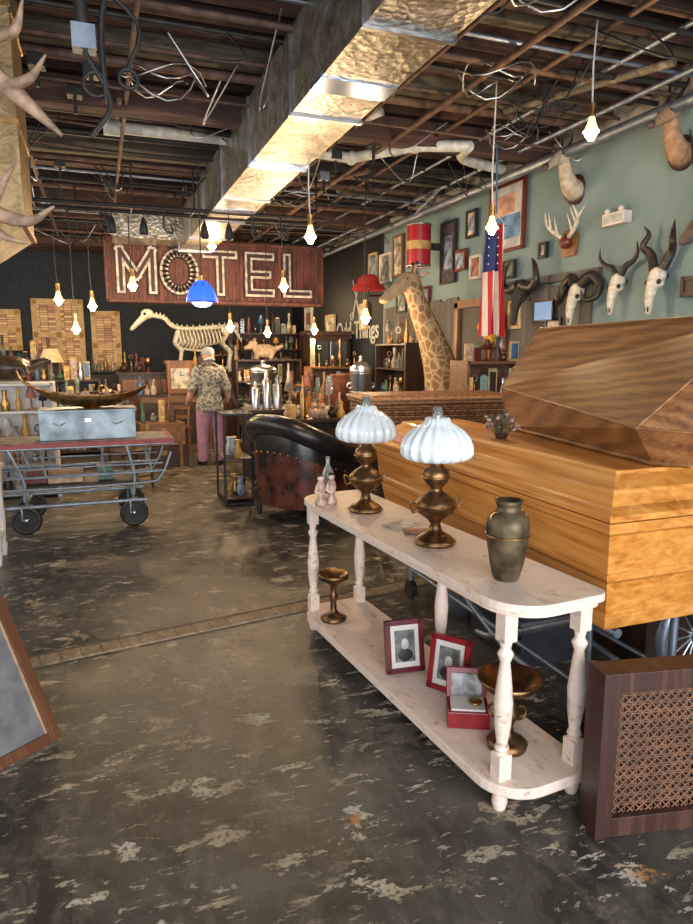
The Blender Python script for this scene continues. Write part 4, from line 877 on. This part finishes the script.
o=M(); rf=mat('red_felt',(.4,.02,.015),.8); o.lathe([(.24,0),(.22,.04),(.15,.1),(.14,.16),(.08,.22),(.001,.23)],(0,0,0),rf,24,sx=1.1); o.torus((0,0,.01),.22,.02,rf); o.cyl((0,0,-.08),(.3,0,-.08),.015,iron); o.cyl((0,0,-.08),(0,0,.02),.015,iron); o.done('red_hat',(3.85,9.5,2.54))
flagm=[mat('flag_red',(.45,.02,.03),.8,0,.1,6),mat('flag_white',(.65,.6,.55),.8,0,.05,6),mat('flag_blue',(.02,.035,.14),.8,0,.1,6)]
o=M(); ns=13
for k in range(ns):
    def fn(u,v,k=k):
        s_=(k+v)/ns; z=-u*.98; return V((s_-.5)*.17*(1+.3*u),.07*math.sin(s_*15+u*1.5),z-.05*abs(s_-.5)*u)
    for i in range(12):
        for j in range(2):
            m_=flagm[2] if (k<8 and i<5) else flagm[k%2]
            q=[fn(i/12,j/2),fn((i+1)/12,j/2),fn((i+1)/12,(j+1)/2),fn(i/12,(j+1)/2)]; o.add(q,[(0,1,2,3)],m_,True)
for i in range(5):
    for k in range(0,7,2): p=fn(0,0,k); o.ell((p.x+.008,p.y-.012,-.05-i*.075),(.008,.006,.008),flagm[1],n=6)
o.cyl((-.1,0,.0),(.1,0,.0),.008,medw); o.tube([(-.1,0,0),(0,0,.1),(.1,0,0)],.003,cordm,6); o.tube([(.0,0,.1),(-.02,0,.7)],.008,bluem,6); o.done('american_flag',(3.48,5.5,2.78))

# ---------------------------------------------------------------- left antlers, fixed to the vertical duct
def antlers(name,base,beams):
    o=M(); bx=V(*base)
    o.prism([(-.1,-.14),(.1,-.14),(.12,.05),(0,.14),(-.12,.05)],0,.025,oakf)
    for i in range(len(o.v)): v=o.v[i]; o.v[i]=V(v.x,-v.z,v.y)
    o.organic(lambda t,d:(t.ell((0,-.08,0),(.07,.08,.06),d),orgtube(t,d,[(0,-.12,0),(0,-.25,-.08),(0,-.32,-.12)],[.06,.045,.03])),.012,bone)
    for pts,rr in beams: o.tube([V(*p)-bx for p in pts],rr,antlerm,10,5)
    o.done(name,base)
antlers('deer_antlers',(-.72,3.985,2.82),[
 ([(-.69,3.9,2.85),(-.56,3.6,2.92),(-.42,3.35,2.84),(-.25,3.3,2.70),(-.09,3.25,2.55)],[.045,.042,.045,.036,.008]),
 ([(-.42,3.35,2.84),(-.32,3.3,2.92),(-.24,3.25,2.94),(-.2,3.2,3.04)],[.034,.03,.02,.004]),
 ([(-.3,3.3,2.73),(-.2,3.25,2.76),(-.13,3.2,2.84)],[.028,.02,.004]),
 ([(-.42,3.35,2.82),(-.38,3.25,2.68),(-.3,3.2,2.6)],[.028,.02,.004]),
 ([(-.56,3.6,2.92),(-.5,3.5,3.1),(-.38,3.35,3.2),(-.28,3.3,3.36)],[.036,.034,.026,.006]),
 ([(-.5,3.5,3.1),(-.42,3.4,3.04),(-.34,3.3,3.05)],[.025,.018,.004]),
 ([(-.76,3.9,2.85),(-.9,3.6,2.95),(-1.05,3.4,3.15),(-1.05,3.3,3.35)],[.045,.04,.03,.006])])
antlers('deer_antlers',(-.74,3.985,2.3),[
 ([(-.7,3.9,2.32),(-.55,3.6,2.34),(-.4,3.35,2.24),(-.25,3.3,2.2),(-.14,3.25,2.26)],[.04,.036,.034,.024,.005]),
 ([(-.4,3.35,2.24),(-.34,3.3,2.34),(-.28,3.25,2.42)],[.025,.018,.004]),
 ([(-.45,3.42,2.27),(-.36,3.3,2.14),(-.25,3.25,2.1)],[.025,.018,.004]),
 ([(-.78,3.9,2.32),(-.95,3.6,2.35),(-1.1,3.4,2.5)],[.04,.034,.006])])

shelf('curio_shelf',(3.75,5.95,0),.7,.35,1.55,4,medw,2)
o=M(); o.box((0,0,0),(.42,.04,.28),black); o.box((0,-.022,0),(.38,.004,.24),emis('screen',(.1,.25,.5),.5)); o.box((0,.04,0),(.1,.06,.1),black); o.done('monitor',(4.12,5.6,2.03),pi/2*-1,sc_=.7)
o=M(); ysh=mat('yellow_shirt_cloth',(.55,.32,.03),.8); o.organic(lambda t,d:(t.ell((0,0,-.2),(.17,.08,.28),d),orgtube(t,d,[(-.12,0,0),(-.25,0,-.16)],[.06,.06]),orgtube(t,d,[(.12,0,0),(.25,0,-.16)],[.06,.06])),.016,ysh); o.torus((0,0,.12),.03,.005,steel,(pi/2,0,0)); o.tube([(0,0,.09),(0,0,.05)],.005,steel,6); o.done('hanging_yellow_shirt',(4.02,6.4,2.0),-1.3,sc_=.6)

# ---------------------------------------------------------------- lights, world, camera
w=bpy.data.worlds.new('w'); sc.world=w; w.use_nodes=True; w.node_tree.nodes['Background'].inputs[0].default_value=(.75,.86,1,1); w.node_tree.nodes['Background'].inputs[1].default_value=1.0
def area(loc,rot,sx,sy,e,c):
    l=bpy.data.lights.new('daylight_and_fill','AREA'); l.shape='RECTANGLE'; l.size=sx; l.size_y=sy; l.energy=e; l.color=c
    q=bpy.data.objects.new('daylight_and_fill',l); q.location=loc; q.rotation_euler=rot; sc.collection.objects.link(q); return q
area((0,-2.9,1.9),(pi/2,0,0),7.5,2.8,600,(.96,.97,1))
area((-3.9,7,2.2),(0,-pi/2,0),2.2,9,170,(1,.93,.84))  # added warm fill lamp; the left wall has no window
cam=bpy.data.cameras.new('camera'); c=bpy.data.objects.new('camera',cam); sc.collection.objects.link(c)
c.location=(0,0,1.65); c.rotation_euler=(math.radians(80.5),0,math.radians(-20.2)); cam.sensor_fit='VERTICAL'; cam.sensor_height=36; cam.lens=667/924*36; cam.clip_start=.05
sc.camera=c
sc.view_settings.view_transform='Standard'
sc.view_settings.exposure=0
